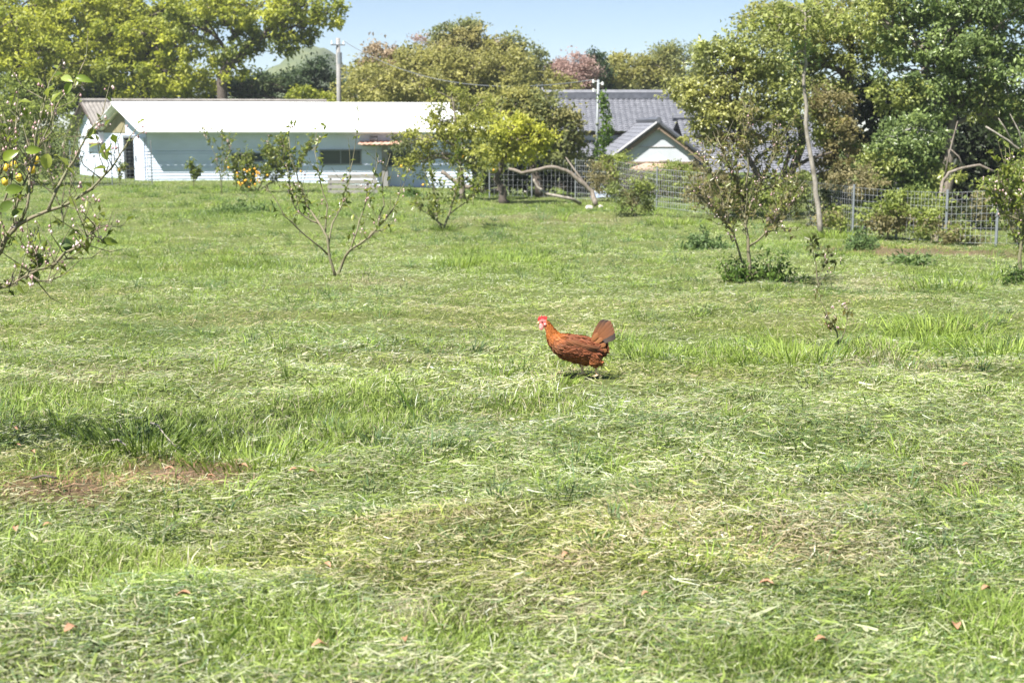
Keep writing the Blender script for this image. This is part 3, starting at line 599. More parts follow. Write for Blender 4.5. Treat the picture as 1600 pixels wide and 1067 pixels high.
tree('russet_tree', 'tall brownish spring tree topped with a dark tuft on the skyline', (735, 190), 80, [(735, 85, 50, 40, 1), (700, 95, 45, 36, 1), (770, 100, 45, 40, 0), (712, 48, 26, 12, 2), (740, 43, 16, 13, 2), (690, 55, 22, 10, 2), (735, 130, 70, 35, 0), (745, 110, 46, 24, 0, -3), (790, 115, 40, 26, 0, -3), (800, 72, 18, 22, 2), (780, 130, 55, 30)], OLIVE, .19, 70, .45, 1.0, tr=.28, group=GT, seed=18)
tree('russet_tree', 'narrow olive tree beside the pink blossoming cherry', (838, 190), 82, [(836, 92, 17, 24, 2), (822, 120, 34, 32), (850, 145, 45, 26, 0), (800, 150, 45, 26)], OLIVE, .19, 70, .45, 1.0, tr=.2, group=GT, seed=19)
tree('cherry_tree', 'pink blossoming cherry tree above the tiled roof ridge', (890, 190), 86, [(888, 118, 30, 22), (905, 105, 28, 16), (870, 110, 20, 16), (890, 140, 34, 16, 1), (915, 130, 22, 18)], PINK, .17, 70, .45, 1.0, tr=.2, group=GT, seed=20)
tree('cherry_tree', 'sparse pink-twigged cherry on the skyline left of the russet tree', (652, 190), 86, [(652, 62, 14, 14), (668, 66, 12, 10), (600, 88, 26, 12), (575, 92, 18, 8)], PINK, .15, 26, .4, .7, [(655, 120), (653, 80)], .1, group=GT, seed=21)
tree('dark_conifer', 'small dark green conifer between the pink cherry and the rounded trees', (932, 190), 90, [(932, 96, 13, 12), (934, 112, 16, 16), (930, 130, 18, 14)], DARK, .2, 70, .4, 1.3, tr=.15, group=GT, seed=22)
tree('rounded_tree', 'rounded olive tree behind the tiled house ridge', (990, 190), 92, [(985, 115, 48, 28), (1030, 110, 48, 30), (955, 128, 30, 20), (1070, 100, 50, 34, 2), (1000, 140, 70, 20, 2)], OLIVE, .2, 75, .5, 1.1, tr=.28, group=GT, seed=23)
# trees at the end of the shed
tr_ = tree('citrus_tree', 'large spreading old citrus tree hiding the right end of the white shed', (722, 310), 45, [(712, 185, 50, 28), (672, 212, 46, 22), (738, 215, 40, 26), (640, 225, 30, 16, 2), (690, 240, 50, 18), (740, 240, 44, 20, 0), (705, 150, 34, 12), (655, 255, 30, 16, 0), (770, 240, 24, 18, 1), (745, 165, 30, 14)], CITRUS, .115, 46, .27, .62, [(722, 280), (716, 245), (712, 205)], .1, group='old citrus trees by the shed', seed=24)
fruits(tr_, 'orange', [P(x, y, 44.2) for x, y in ((765, 205), (723, 245), (771, 266), (627, 260), (661, 289))], .04)
t2_ = tree('citrus_tree', 'yellow-leaved citrus tree on a dark leaning trunk', (790, 316), 43, [(800, 205, 36, 26, 1), (828, 222, 34, 20, 1), (780, 232, 34, 26, 0), (845, 212, 24, 14, 1), (810, 245, 30, 12, 1), (770, 205, 24, 22, 0)], CITRUS, .125, 46, .27, .8, [(783, 298), (776, 280), (786, 255), (800, 225)], .13, 'dark_bark', 'old citrus trees by the shed', seed=25)
tree('grey_green_tree', 'dull grey-green tree standing left of the ivy-clad metal pole', (845, 308), 47, [(830, 175, 45, 36, 2), (860, 205, 42, 40, 2), (880, 190, 26, 34, 1), (815, 165, 40, 28, 0), (870, 240, 42, 24, 2), (893, 215, 18, 28, 1), (780, 165, 40, 26, 0), (740, 160, 34, 20, 0)], OLIVE, .14, 50, .34, .85, tr=.16, bark='dark_bark', seed=26, group='old citrus trees by the shed')
# right hand trees
GR = 'tall evergreen trees on the right boundary'
tree('boundary_tree', 'loose glossy-leaved tree with crooked dark limbs in front of the tiled roof', (1205, 350), 36, [(1105, 145, 48, 32, 1), (1150, 115, 48, 32, 1), (1115, 185, 44, 28, 1), (1165, 170, 48, 28, 1), (1215, 175, 34, 30, 0), (1070, 150, 26, 22, 1), (1145, 222, 40, 14, 2), (1145, 70, 30, 24, 0), (1190, 90, 42, 36, 0), (1112, 90, 26, 22, 0), (1185, 215, 30, 14, 1), (1092, 215, 24, 12, 1), (1230, 225, 22, 20, 0), (1225, 145, 34, 30, 0)], [((.085, .10, .035), (.22, .24, .075)), ((.105, .115, .04), (.26, .26, .085)), ((.11, .10, .05), (.23, .19, .09))], .105, 56, .25, .95, [(1210, 300), (1180, 265), (1165, 235), (1150, 190)], .11, 'dark_bark', GR, 'gloss_leaf', 31, limbs=8)
log('crooked_limb', 'dark crooked limb crossing before the pale tiled roof', [G(1203, 352) - Vector((0, 0, .05)), P(1215, 300, 36.2), P(1240, 262, 36.2), P(1254, 225, 36.2), P(1250, 190, 36.2), P(1240, 160, 36.2)], .13, 'dark_bark', 'branch', 9, [[P(1238, 263, 36.2), P(1262, 250, 36.2), P(1300, 238, 36.2)], [P(1212, 305, 36.2), P(1235, 235, 36), P(1228, 200, 36)]])
pt = tree('pale_trunk_tree', 'slender tree with pale birch-like trunk rising before the tall evergreens', (1283, 362), 30, [(1255, 20, 60, 30, 1), (1215, 40, 40, 24, 1), (1300, 25, 40, 30, 1), (1240, 85, 26, 16, 0)], GLOSS, .10, 40, .26, .6, [(1275, 300), (1268, 250), (1258, 190), (1257, 120), (1259, 60), (1256, 10)], .06, 'pale_bark', GR, 'leaf', 32, limbs=6)
tree('tall_tree', 'tall grey-green tree with twin dark trunks behind the pale trunk', (1330, 370), 41, [(1290, 45, 60, 50, 1), (1345, 30, 60, 55, 1), (1245, 60, 55, 50, 0), (1200, 40, 40, 36, 1), (1380, 60, 40, 50, 0), (1310, 110, 42, 36, 0), (1225, 120, 40, 34, 0), (1280, 150, 40, 30, 0)], [((.085, .10, .035), (.22, .24, .075)), ((.105, .115, .04), (.26, .26, .085)), ((.11, .10, .05), (.23, .19, .09))], .115, 66, .33, .9, [(1328, 250), (1325, 150), (1330, 60)], .2, 'dark_bark', GR, 'leaf', 33, limbs=8)
tree('russet_shrub_tree', 'brownish small tree in front of the dark trunks', (1305, 365), 37, [(1300, 165, 32, 26, 2), (1310, 215, 34, 34, 2), (1285, 205, 24, 22, 1), (1330, 255, 34, 30, 0), (1295, 265, 28, 24, 2)], GLOSS, .10, 70, .25, .95, tr=.07, bark='dark_bark', group=GR, seed=34)
tree('glossy_evergreen', 'massive glossy dark evergreen towering over the fence at the right', (1478, 385), 37, [(1430, 60, 62, 45), (1500, 45, 70, 50), (1570, 40, 62, 60), (1440, 115, 60, 38), (1510, 110, 62, 42), (1580, 130, 52, 50), (1405, 150, 40, 30, 1), (1470, 160, 45, 26), (1545, 165, 48, 30, 1), (1600, 190, 45, 40), (1380, 30, 40, 50, 1), (1460, 0, 60, 40), (1555, -10, 60, 40)], GLOSS, .12, 66, .3, .85, [(1475, 300), (1482, 240), (1490, 180), (1480, 110)], .18, 'bark', GR, 'gloss_leaf', 35, limbs=8)
tree('glossy_evergreen', 'lower glossy evergreen with bright leaf glints below the towering one', (1408, 375), 35, [(1400, 215, 40, 34), (1430, 245, 44, 36), (1385, 255, 32, 28, 1), (1440, 205, 40, 26), (1415, 285, 36, 22), (1460, 275, 26, 18, 1)], GLOSS, .105, 66, .25, .9, tr=.09, bark='concrete', group=GR, mt='gloss_leaf', seed=36)
tree('shade_thicket', 'thicket painted near-black for the shaded hollow under the evergreens', (1500, 375), 43, [(1370, 220, 50, 60), (1430, 230, 50, 60), (1490, 235, 60, 60), (1550, 240, 60, 60), (1610, 250, 50, 60), (1520, 290, 90, 36), (1400, 290, 60, 40), (1340, 160, 50, 50), (1640, 300, 50, 50), (1450, 160, 70, 40), (1560, 170, 70, 40)], [((.010, .016, .009), (.03, .042, .018))], .2, 60, .5, 1.0, tr=.12, bark='dark_bark', group=GR, seed=37)  # near-black leaf palette carries the shade of the hollow
log('bare_limb', 'forked grey bare limb leaning out of the dark hollow above the fence', [G(1462, 378), P(1472, 285, 34), P(1483, 270, 34), P(1505, 262, 34), P(1530, 258, 34), P(1552, 268, 34)], .045, 'bark', 'branch', 12, [[P(1475, 282, 34), P(1483, 240, 34), P(1496, 190, 34)], [P(1505, 262, 34), P(1498, 245, 34), P(1484, 232, 34)]])
log('bare_limb', 'dry grey-pink bare limb slanting at the far right above the fence', [G(1640, 372), P(1620, 290, 33), P(1600, 240, 33), P(1575, 220, 33), P(1540, 198, 33)], .032, 'pale_bark', 'branch', 13, [[P(1585, 228, 33), P(1570, 200, 33), P(1560, 185, 33)], [P(1600, 240, 33), P(1592, 205, 33), P(1578, 178, 33)]])
# shrubs along the fence
GS = 'shrubs growing through the wire fence'
def shrub(label, x, y, blobs, pal, leaf=.075, per=45, cr=.2, dens=.9, seed=1, dy=0, **k):
    return tree('fence_shrub', label, (x, y), G(x, y).y + dy, blobs, pal, leaf, per, cr, dens, tr=.03, bark='twig', group=GS, seed=seed, cat='shrub', **k)
BR_ = [((.09, .085, .04), (.20, .175, .09)), ((.085, .11, .03), (.19, .22, .055)), ((.06, .08, .028), (.14, .165, .05))]
shrub('low variegated shrub in front of the fence below the parasol', 995, 338, [(995, 318, 32, 16, 2), (1010, 300, 22, 12, 2), (985, 312, 20, 12, 0), (962, 302, 18, 16, 2), (1005, 290, 22, 10, 1)], BR_, seed=41)
shrub('reddish-brown shrub behind the fence near the metal pole', 950, 318, [(945, 275, 24, 24, 0), (965, 262, 22, 20, 1), (1055, 275, 40, 22, 1), (1090, 285, 34, 24, 0)], BR_, seed=42, dy=.6, dens=1.2)
shrub('tangled brown and green shrub where the pale trunk meets the fence', 1270, 352, [(1255, 300, 30, 30, 2), (1300, 305, 30, 32, 0), (1225, 310, 28, 24, 1), (1340, 285, 34, 24, 0)], BR_, seed=43, dy=-.2, dens=1.1)
shrub('bright lime-green shrub spilling over the fence mesh', 1385, 372, [(1375, 325, 34, 18, 1), (1420, 315, 36, 18, 1), (1400, 345, 40, 16, 0), (1450, 320, 26, 16, 1), (1430, 345, 30, 16, 0)], BR_, seed=44, dy=-.35, dens=1.2)
shrub('sunlit yellow-green shrub at the far right behind the fence', 1590, 385, [(1570, 300, 34, 30, 1), (1600, 275, 34, 30, 1), (1590, 330, 30, 30, 0), (1540, 320, 20, 20, 0)], BR_, seed=45, dy=.3, dens=1.3)
shrub('yellow-green shrub leaning on the fence between the pale trunk and the steel post', 1315, 364, [(1312, 335, 26, 18, 1), (1335, 350, 22, 12, 2), (1290, 345, 20, 12, 0)], BR_, seed=54, dy=-.25, dens=1.1)
shrub('loose twiggy shrub over the fence before the bare limb', 1455, 381, [(1448, 345, 24, 18, 1), (1470, 355, 20, 14, 0), (1440, 365, 22, 10, 2)], BR_, seed=55, dy=-.25, dens=1.0)
shrub('small leafy shrub poking through the mesh before the dark hollow', 1500, 385, [(1497, 362, 20, 12, 1), (1480, 370, 16, 8, 0), (1520, 372, 18, 8, 0)], BR_, seed=46, dens=1.2)
shrub('broad olive bush behind the near sapling left of the old shed', 55, 290, [(40, 215, 50, 40, 2), (80, 180, 36, 40, 1), (20, 170, 45, 50, 1), (60, 255, 50, 26, 2), (-20, 230, 40, 50, 0), (100, 230, 18, 40, 2)], BR_, leaf=.13, cr=.38, seed=47)
tree('shade_thicket', 'undergrowth painted shade-dark behind the mesh fence below the yellow-leaved citrus', (835, 305), 49, [(790, 272, 36, 22), (835, 275, 44, 24), (885, 275, 36, 24), (860, 258, 50, 16), (920, 285, 30, 18)], [((.012, .018, .010), (.04, .05, .022))], .14, 60, .4, 1.1, tr=.06, bark='dark_bark', seed=51, cat='shrub')  # leaf palette darkened to stand in for shade behind the mesh
tree('shade_thicket', 'low undergrowth painted shade-dark behind the fence under the glossy evergreens', (1420, 370), 32, [(1350, 335, 44, 24), (1420, 335, 50, 26), (1495, 338, 46, 26), (1560, 340, 50, 28), (1300, 325, 36, 24)], [((.014, .02, .010), (.05, .06, .025))], .10, 60, .3, 1.0, tr=.05, bark='dark_bark', seed=52, cat='shrub')  # shade under the evergreens put into the dark leaf palette
tree('shade_thicket', 'undergrowth painted in brown shade tones behind the fence below the parasol', (1040, 335), 46, [(980, 290, 34, 20), (1040, 292, 40, 20), (1100, 300, 40, 22), (1170, 305, 44, 24)], [((.03, .028, .014), (.10, .09, .045))], .12, 50, .36, .9, tr=.05, bark='dark_bark', seed=53, cat='shrub')  # brown leaf palette darkened in place of shade
shrub('brown and green undergrowth behind the fence below the right tiled eave', 1160, 345, [(1120, 300, 44, 26, 0), (1170, 305, 40, 26, 1), (1210, 300, 34, 22, 2)], BR_, seed=48, dy=.4, dens=1.2)

# ------------------------------------------------------------------ citrus saplings in the field
LEMON = [((.07, .105, .02), (.17, .22, .04)), ((.13, .16, .03), (.28, .31, .06))]
GC = 'young citrus trees planted in the field'
PALEL = [((.09, .13, .02), (.24, .28, .06))]
sapling('citrus_sapling', 'bare-branched V-shaped sapling with pink buds standing in mid-field', (525, 432),
    [[(525, 432, 0), (517, 405, 0), (508, 370, 0), (495, 345, .1), (480, 320, .2), (470, 290, .3), (455, 250, .2), (450, 205, .3)],
     [(525, 432, 0), (536, 410, 0), (548, 390, -.1), (575, 372, -.2), (600, 345, -.3), (620, 315, -.3), (630, 290, -.2)],
     [(512, 398, 0), (490, 378, -.1), (465, 358, -.2), (445, 335, -.3), (425, 305, -.3), (415, 290, -.3)],
     [(513, 385, 0), (520, 350, .1), (535, 320, .2), (545, 285, .2), (552, 250, .3), (560, 190, .3)],
     [(500, 350, .1), (475, 340, .1), (460, 325, .1), (452, 290, .1), (447, 255, .2)],
     [(548, 390, -.1), (558, 360, 0), (570, 330, .1), (580, 290, .1), (592, 240, .2)], [(508, 365, .1), (512, 320, .2), (500, 280, .2), (490, 230, .3)], [(575, 372, -.2), (590, 355, .1), (600, 320, .2), (598, 280, .2), (610, 240, .2)]],
    330, .075, LEMON, 90, 46, .010, GC, 61, .019, (.10, .38))
sapling('citrus_sapling', 'slender forked sapling with leafy top before the old citrus tree', (692, 360),
    [[(692, 360, 0), (702, 335, 0), (712, 300, 0), (718, 265, 0), (722, 225, 0)], [(692, 360, 0), (684, 345, 0), (680, 310, .1), (676, 280, .1)], [(702, 335, 0), (730, 315, 0), (750, 290, .1)], [(692, 352, 0), (670, 335, 0), (655, 325, 0)]],
    800, .11, LEMON, 90, 16, .014, GC, 62, .03, (.2, .55))
ot, _ = sapling('orange_bush', 'low orange bush covered with ripe fruit in front of the shed', (400, 300), [[(400, 300, 0), (395, 275, 0), (385, 250, 0)], [(400, 300, 0), (415, 275, 0), (425, 245, .2)], [(400, 300, 0), (440, 275, .2), (445, 235, .3)], [(400, 300, 0), (375, 280, 0), (368, 262, .1)]], 3000, .125, LEMON, 190, 0, .012, GC, 63, .03, (.25, .75), (.2, 1), cat='tree')
rng = np.random.default_rng(3); yo = ot.location.y
fruits(ot, 'orange', [P(385 + rng.uniform(-18, 22), 275 + rng.uniform(-12, 20), yo - .55 - .2 * rng.random()) for _ in range(26)], .05)
fruits(ot, 'orange', [P(x, y, yo - .4) for x, y in ((350, 267), (357, 262), (418, 274), (405, 285), (470, 268))], .05)
sapling('citrus_sapling', 'leafy upright sapling right of the orange bush before the shed window', (452, 300), [[(452, 300, 0), (453, 270, 0), (448, 240, 0), (440, 215, 0)], [(453, 280, 0), (470, 255, 0), (485, 225, .2)], [(453, 280, 0), (425, 255, 0), (415, 230, 0)]], 1500, .13, LEMON, 100, 34, .022, GC, 64, .028, (.2, .6), (.25, 1))
sapling('citrus_sapling', 'thin twiggy sapling left of the orange bush', (347, 305), [[(347, 305, 0), (345, 275, 0), (335, 240, 0), (318, 205, 0)], [(346, 285, 0), (355, 250, 0), (362, 215, .1)], [(345, 275, 0), (348, 235, .1), (346, 200, .1)]], 320, .125, LEMON, 60, 18, .02, GC, 65, .02, (.15, .5))
sapling('citrus_sapling', 'tiny bushy sapling at the foot of the blue-shaded shed wall', (303, 296), [[(303, 296, 0), (302, 275, 0), (298, 258, 0)], [(303, 285, 0), (312, 270, 0)]], 480, .12, LEMON, 44, 0, .01, GC, 66, .02, (.12, .35), (.1, 1))
lb, _ = sapling('citrus_sapling', 'small round sapling bearing one orange before the dark shed doorway', (187, 292), [[(187, 292, 0), (187, 275, 0), (186, 255, 0)], [(187, 280, 0), (194, 262, 0)]], 360, .10, LEMON, 40, 0, .01, GC, 67, .018, (.1, .28), (.1, 1)); fruits(lb, 'orange', [P(186, 265, lb.location.y - .3)], .055)
sapling('citrus_sapling', 'bare multi-stemmed sapling behind the near pink-budded tree', (98, 355), [[(98, 355, 0), (96, 330, 0), (85, 300, 0), (75, 265, 0), (70, 225, 0)], [(98, 345, 0), (108, 315, 0), (112, 280, .1), (118, 240, .1)], [(96, 330, 0), (100, 290, .1), (98, 250, .1), (102, 210, .1)], [(90, 310, 0), (60, 280, 0), (45, 240, 0)]], 160, .1, LEMON, 80, 40, .015, GC, 68, .03, (.12, .45))
sapling('citrus_sapling', 'leafy multi-stemmed citrus tree with pink buds and weeds round its foot', (1172, 437),
    [[(1172, 437, 0), (1170, 395, 0), (1165, 350, 0), (1160, 310, .1), (1140, 260, .1), (1120, 215, .2)], [(1165, 430, 0), (1152, 385, 0), (1140, 350, -.1), (1110, 325, -.2), (1085, 300, -.2)], [(1170, 385, 0), (1195, 365, -.1), (1220, 345, -.2), (1235, 310, -.2)],
     [(1166, 350, 0), (1180, 300, .1), (1200, 265, .2), (1215, 225, .2)], [(1160, 310, .1), (1170, 265, 0), (1165, 215, 0), (1172, 180, 0)], [(1140, 350, -.1), (1125, 300, 0), (1100, 250, 0)], [(1180, 300, .1), (1215, 290, .2), (1240, 275, .2)]],
    1250, .07, [((.10, .125, .035), (.25, .27, .075)), ((.11, .105, .045), (.22, .19, .08))], 300, 110, .009, GC, 69, .021, (.12, .40), (.3, 1))
sapling('citrus_sapling', 'knee-high sprig with dark curled leaves beside the weedy citrus tree', (1280, 455), [[(1280, 455, 0), (1277, 430, 0), (1272, 400, 0), (1270, 378, 0)], [(1278, 440, 0), (1290, 415, 0), (1300, 385, 0)], [(1279, 445, 0), (1288, 430, 0), (1305, 418, 0)]], 46, .085, [((.05, .07, .02), (.12, .13, .03))], 14, 12, .008, GC, 70, .008, (.04, .12), (.3, 1))
sapling('citrus_sapling', 'thin leafless sapling among the long grass on the right', (1313, 548), [[(1313, 548, 0), (1308, 520, 0), (1296, 498, 0), (1285, 470, 0), (1278, 455, 0)], [(1312, 535, 0), (1322, 505, 0), (1326, 475, 0), (1328, 462, 0)], [(1308, 520, 0), (1300, 512, 0), (1290, 515, 0)]], 24, .06, [((.07, .07, .02), (.15, .13, .03))], 12, 10, .006, GC, 71, .006, (.03, .10), (.3, 1))
sapling('citrus_sapling', 'crooked-stemmed citrus tree cut by the right picture side', (1597, 440), [[(1597, 440, 0), (1594, 400, 0), (1598, 360, 0), (1590, 320, 0), (1575, 285, 0), (1570, 260, 0)], [(1598, 370, 0), (1612, 330, 0), (1600, 290, .1), (1608, 255, .1)], [(1595, 345, 0), (1565, 330, 0), (1550, 300, 0)]], 520, .085, LEMON + PALEL, 110, 50, .010, GC, 72, .024, (.12, .4), (.25, 1))
# near lemon tree on the left, its stem just outside the picture
YN = 6.6
nl, tw = sapling('lemon_tree', 'near lemon tree with arching bare branches, pink buds and large leaves', (-115, 640),
    [[(-115, 640, 0), (-105, 560, 0), (-60, 470, 0), (0, 392, 0), (30, 352, 0), (75, 328, 0), (120, 310, 0), (160, 280, 0), (185, 245, 0), (200, 222, 0)], [(-105, 540, 0), (-40, 480, -.1), (0, 450, -.1), (40, 436, -.1), (80, 418, -.1), (115, 402, -.1)],
     [(0, 392, 0), (18, 350, .1), (32, 300, .1), (50, 260, .2), (75, 200, .2), (95, 150, .2), (118, 128, .2)], [(-80, 500, 0), (-40, 380, .1), (-10, 300, .2), (10, 240, .2), (30, 170, .3)], [(40, 430, -.1), (60, 435, -.1), (95, 432, -.1)], [(80, 418, -.1), (105, 396, -.1), (130, 382, -.1), (150, 374, -.1), (162, 379, -.05)], [(130, 382, -.1), (140, 366, -.1), (150, 350, -.05)], [(40, 436, -.1), (52, 415, -.08), (58, 398, -.05)],
     [(30, 352, 0), (45, 300, 0), (55, 240, .1), (62, 190, .1), (72, 150, .1)], [(-100, 540, 0), (-130, 430, .1), (-120, 330, .2), (-60, 260, .2), (-20, 180, .2)], [(-105, 560, 0), (-180, 440, .2), (-220, 330, .3)], [(75, 328, 0), (100, 265, .1), (125, 235, .1), (140, 200, .1), (165, 185, .1)], [(-60, 470, 0), (-150, 400, -.3), (-180, 300, -.3)], [(-40, 380, .1), (0, 330, .1), (20, 280, .1), (15, 215, .1)]],
    170, .06, PALEL, 190, 170, .0065, None, 73, .014, (.05, .24), (.35, 1), Y=YN, bark='twig')
rng = np.random.default_rng(17); n = 480; ctr = np.array([np.array(P(*q)) for q in ((-172, 316, 6.35), (-200, 400, 6.4), (-150, 250, 6.5), (-240, 300, 6.6), (-120, 420, 6.3))])
pc = ctr[rng.integers(5, size=n)] + rng.normal(0, .17, (n, 3)); L_ = .05 + .04 * rng.random(n)
v, cl = leaf_arrays(pc, rng.normal(0, 1, (n, 3)), rng.normal(0, .5, (n, 3)) + np.array((0, 0, .8)), L_, L_ * .5, np.array((.07, .105, .02)) + np.array((.12, .13, .02)) * rng.random((n, 1)))
o = leaf_mesh('crown', v, cl, M['gloss_leaf'], nl); o.location = -Vector(nl.location)
rng = np.random.default_rng(17)
def big_leaf(root, x, y, ang, ln, wd, col, Y=YN - .05, tilt=.4):
    c = P(x, y, Y); d = Vector((math.cos(ang), .25 * math.sin(x), math.sin(ang))).normalized(); nr = Vector((.2, -1, tilt)).normalized(); s_ = d.cross(nr).normalized(); nr = s_.cross(d)
    v = []; pr_ = [(0, .02), (.12, .55), (.32, .95), (.55, 1), (.78, .68), (1, .03)]
    for t, wv in pr_: v += [c + d * ln * t + s_ * wd * .5 * wv + nr * (.012 * wv - .03 * t * t), c + d * ln * t - nr * .03 * t * t, c + d * ln * t - s_ * wd * .5 * wv + nr * (.012 * wv - .03 * t * t)]
    mb = MB(); mb.add(v, [q for i in range(5) for q in ((3 * i, 3 * i + 1, 3 * i + 4, 3 * i + 3), (3 * i + 1, 3 * i + 2, 3 * i + 5, 3 * i + 4))], 0, col)
    o = mb.build('leaf', M['gloss_leaf'], None, True); o.parent = root; o.location = -Vector(root.location)
for x, y, a, ln, wd, col in [(114, 128, 2.7, .075, .036, (.30, .36, .10)), (112, 130, -2.2, .06, .034, (.20, .27, .05)), (118, 122, -.1, .075, .036, (.18, .25, .04)), (75, 240, -1.8, .075, .055, (.32, .36, .08)), (5, 250, .6, .08, .05, (.20, .26, .03)), (40, 238, .3, .07, .045, (.20, .27, .04)),
    (8, 300, .3, .08, .05, (.14, .20, .03)), (22, 318, -2.8, .09, .05, (.10, .15, .03)), (92, 380, .1, .07, .045, (.10, .15, .04)), (110, 398, 1.0, .06, .04, (.13, .19, .03)), (100, 372, -1.2, .075, .04, (.06, .10, .05)), (158, 378, 0, .075, .038, (.15, .20, .03)), (60, 395, -1.6, .07, .05, (.07, .11, .03)), (57, 420, -1.9, .08, .055, (.08, .12, .03)), (148, 352, -2.0, .05, .03, (.16, .20, .06)), (20, 340, .9, .06, .04, (.13, .18, .03))]:
    big_leaf(nl, x, y, a, ln, wd, col)
for x, y in ((10, 262), (22, 258), (8, 284), (50, 265), (56, 250), (30, 278)):
    o = link('lemon', fruit_mesh('lemon', .018), nl); o.location = P(x, y, YN + .4) - Vector(nl.location)

# ------------------------------------------------------------------ leafy weeds and standing grass tufts
def blades_at(bx, by, n, h, lean, wid, cols, rng, spread):
    a = rng.random(n) * 6.283; r = spread * np.sqrt(rng.random(n)); X = bx + np.cos(a) * r; Y_ = by + np.sin(a) * r * .8; Z = ground_z(X, Y_) - .01
    H = h * (.45 + .65 * rng.random(n)); d = np.c_[np.cos(a), np.sin(a), np.zeros(n)] * (lean * (.3 + rng.random(n)))[:, None] + rng.normal(0, .12, (n, 3)); d[:, 2] = 1; d = unit(d)
    sd = unit(np.c_[-d[:, 1] + rng.normal(0, .5, n), d[:, 0] + rng.normal(0, .5, n), np.zeros(n)]); W_ = wid * (.6 + .8 * rng.random(n)); P0 = np.c_[X, Y_, Z]
    droop = np.c_[d[:, 0], d[:, 1], np.full(n, -.35)] * (H * .6 * rng.random(n))[:, None]
    return blade_geo(P0, P0 + d * (H * .55)[:, None], P0 + d * H[:, None] + droop, sd, W_), cols(n)
def blade_geo(p0, p1, p2, sd, W_):
    n = len(p0); V = np.empty((n, 5, 3)); w_ = (W_ / 2)[:, None]
    V[:, 0] = p0 - sd * w_; V[:, 1] = p0 + sd * w_; V[:, 2] = p1 + sd * w_ * .85; V[:, 3] = p1 - sd * w_ * .85; V[:, 4] = p2; return V
def blade_mesh(name, V, col, parent=None, far=None):
    if far is not None:      # distant blades are single triangles
        A, B = V[~far], V[far][:, [0, 1, 4]]; na, nb = len(A), len(B); oa = np.arange(na)[:, None] * 5; ob = na * 5 + np.arange(nb)[:, None] * 3
        lp = np.concatenate([np.concatenate([oa + np.array([0, 1, 2, 3]), oa + np.array([3, 2, 4])], 1).ravel(), (ob + np.array([0, 1, 2])).ravel()])
        st = np.concatenate([(np.arange(na)[:, None] * 7 + np.array([0, 4])).ravel(), na * 7 + np.arange(nb) * 3]); tt = np.concatenate([np.tile([4, 3], na), np.full(nb, 3)])
        return fast_mesh(name, np.concatenate([A.reshape(-1, 3), B.reshape(-1, 3)]), lp, st, tt, np.concatenate([np.repeat(col[~far], 5, 0), np.repeat(col[far], 3, 0)]), M['grass'], parent)
    n = len(V); o = np.arange(n)[:, None] * 5; lp = np.concatenate([o + np.array([0, 1, 2, 3]), o + np.array([3, 2, 4])], 1).ravel()
    st = (np.arange(n)[:, None] * 7 + np.array([0, 4])).ravel(); tt = np.tile([4, 3], n)
    return fast_mesh(name, V.reshape(-1, 3), lp, st, tt, np.repeat(col, 5, 0), M['grass'], parent)
def mixcol(a, bq, j=.25):
    a, bq = np.array(a), np.array(bq)
    return lambda n: (a + (bq - a) * RNG.random((n, 1))) * (1 - j / 2 + j * RNG.random((n, 1)))
FG = mixcol((.12, .19, .03), (.28, .36, .07)); DG = mixcol((.06, .10, .025), (.18, .25, .045)); BG = mixcol((.085, .15, .06), (.19, .27, .11))
TG = 'grass tufts left standing in the mown field'
TUFTS = [('big dark grass tuft beside the bare soil patch', 225, 702, 520, .19, .26, DG, .008), ('small dense dark grass tuft in mid-field below the pair of long blades', 545, 682, 130, .10, .07, DG, .006), ('tiny rounded grass tuft on pale clippings', 806, 764, 70, .08, .05, DG, .006),
    ('long bright grass tuft beside the thin leafless sapling', 1238, 566, 260, .20, .36, FG, .009), ('tall bright-green grass tuft in the strip right of the leafless sapling', 1455, 532, 300, .20, .40, FG, .008), ('tall bright-green grass tuft at the right end of the long strip', 1560, 556, 240, .19, .36, FG, .008), ('bright grass tuft in front of the bare dry strip on the right', 1382, 556, 170, .15, .30, FG, .008),
    ('loose grass tuft behind the thin leafless sapling', 1330, 520, 150, .15, .36, FG, .008), ('thin grass tuft on the far side of the long strip', 1510, 508, 150, .14, .40, FG, .008), ('thin grass tuft between the hen and the leafless sapling', 1130, 565, 170, .14, .36, FG, .007), ('fresh grass tuft under the running hen', 868, 600, 90, .11, .13, FG, .008), ('fresh grass tuft just behind the running hen', 1010, 562, 200, .14, .25, FG, .007), ('dark green tuft at the foot of the forked sapling', 690, 362, 160, .26, .20, DG, .016), ('fresh grass tuft in front of the forked sapling', 715, 418, 240, .20, .26, FG, .012), ('wide grass tuft right of the V-shaped sapling', 800, 412, 220, .17, .40, FG, .011),
    ('fresh grass tuft by the right-hand crooked citrus', 1470, 450, 230, .17, .36, FG, .011), ('grass tuft edging the soil patch on its right', 400, 728, 300, .15, .30, FG, .008), ('dark tuft half hidden in pale clippings in the foreground', 748, 862, 130, .10, .16, BG, .007), ('tall grass fringe under the wire fence near the lime-green shrub', 1300, 372, 300, .28, .5, FG, .014), ('grass tuft at the foot of the tangled fence shrub', 1060, 350, 300, .25, .6, FG, .016)]
for lab, x, y, n, h, spd, cf, wd in TUFTS:
    c = G(x, y); V, col = blades_at(c.x, c.y, n, h, 1.0, wd, cf, RNG, spd * 1.25); o = blade_mesh('grass_tuft', V - np.array(c), col); o.location = c; tag(o, lab, 'grass tuft', TG)
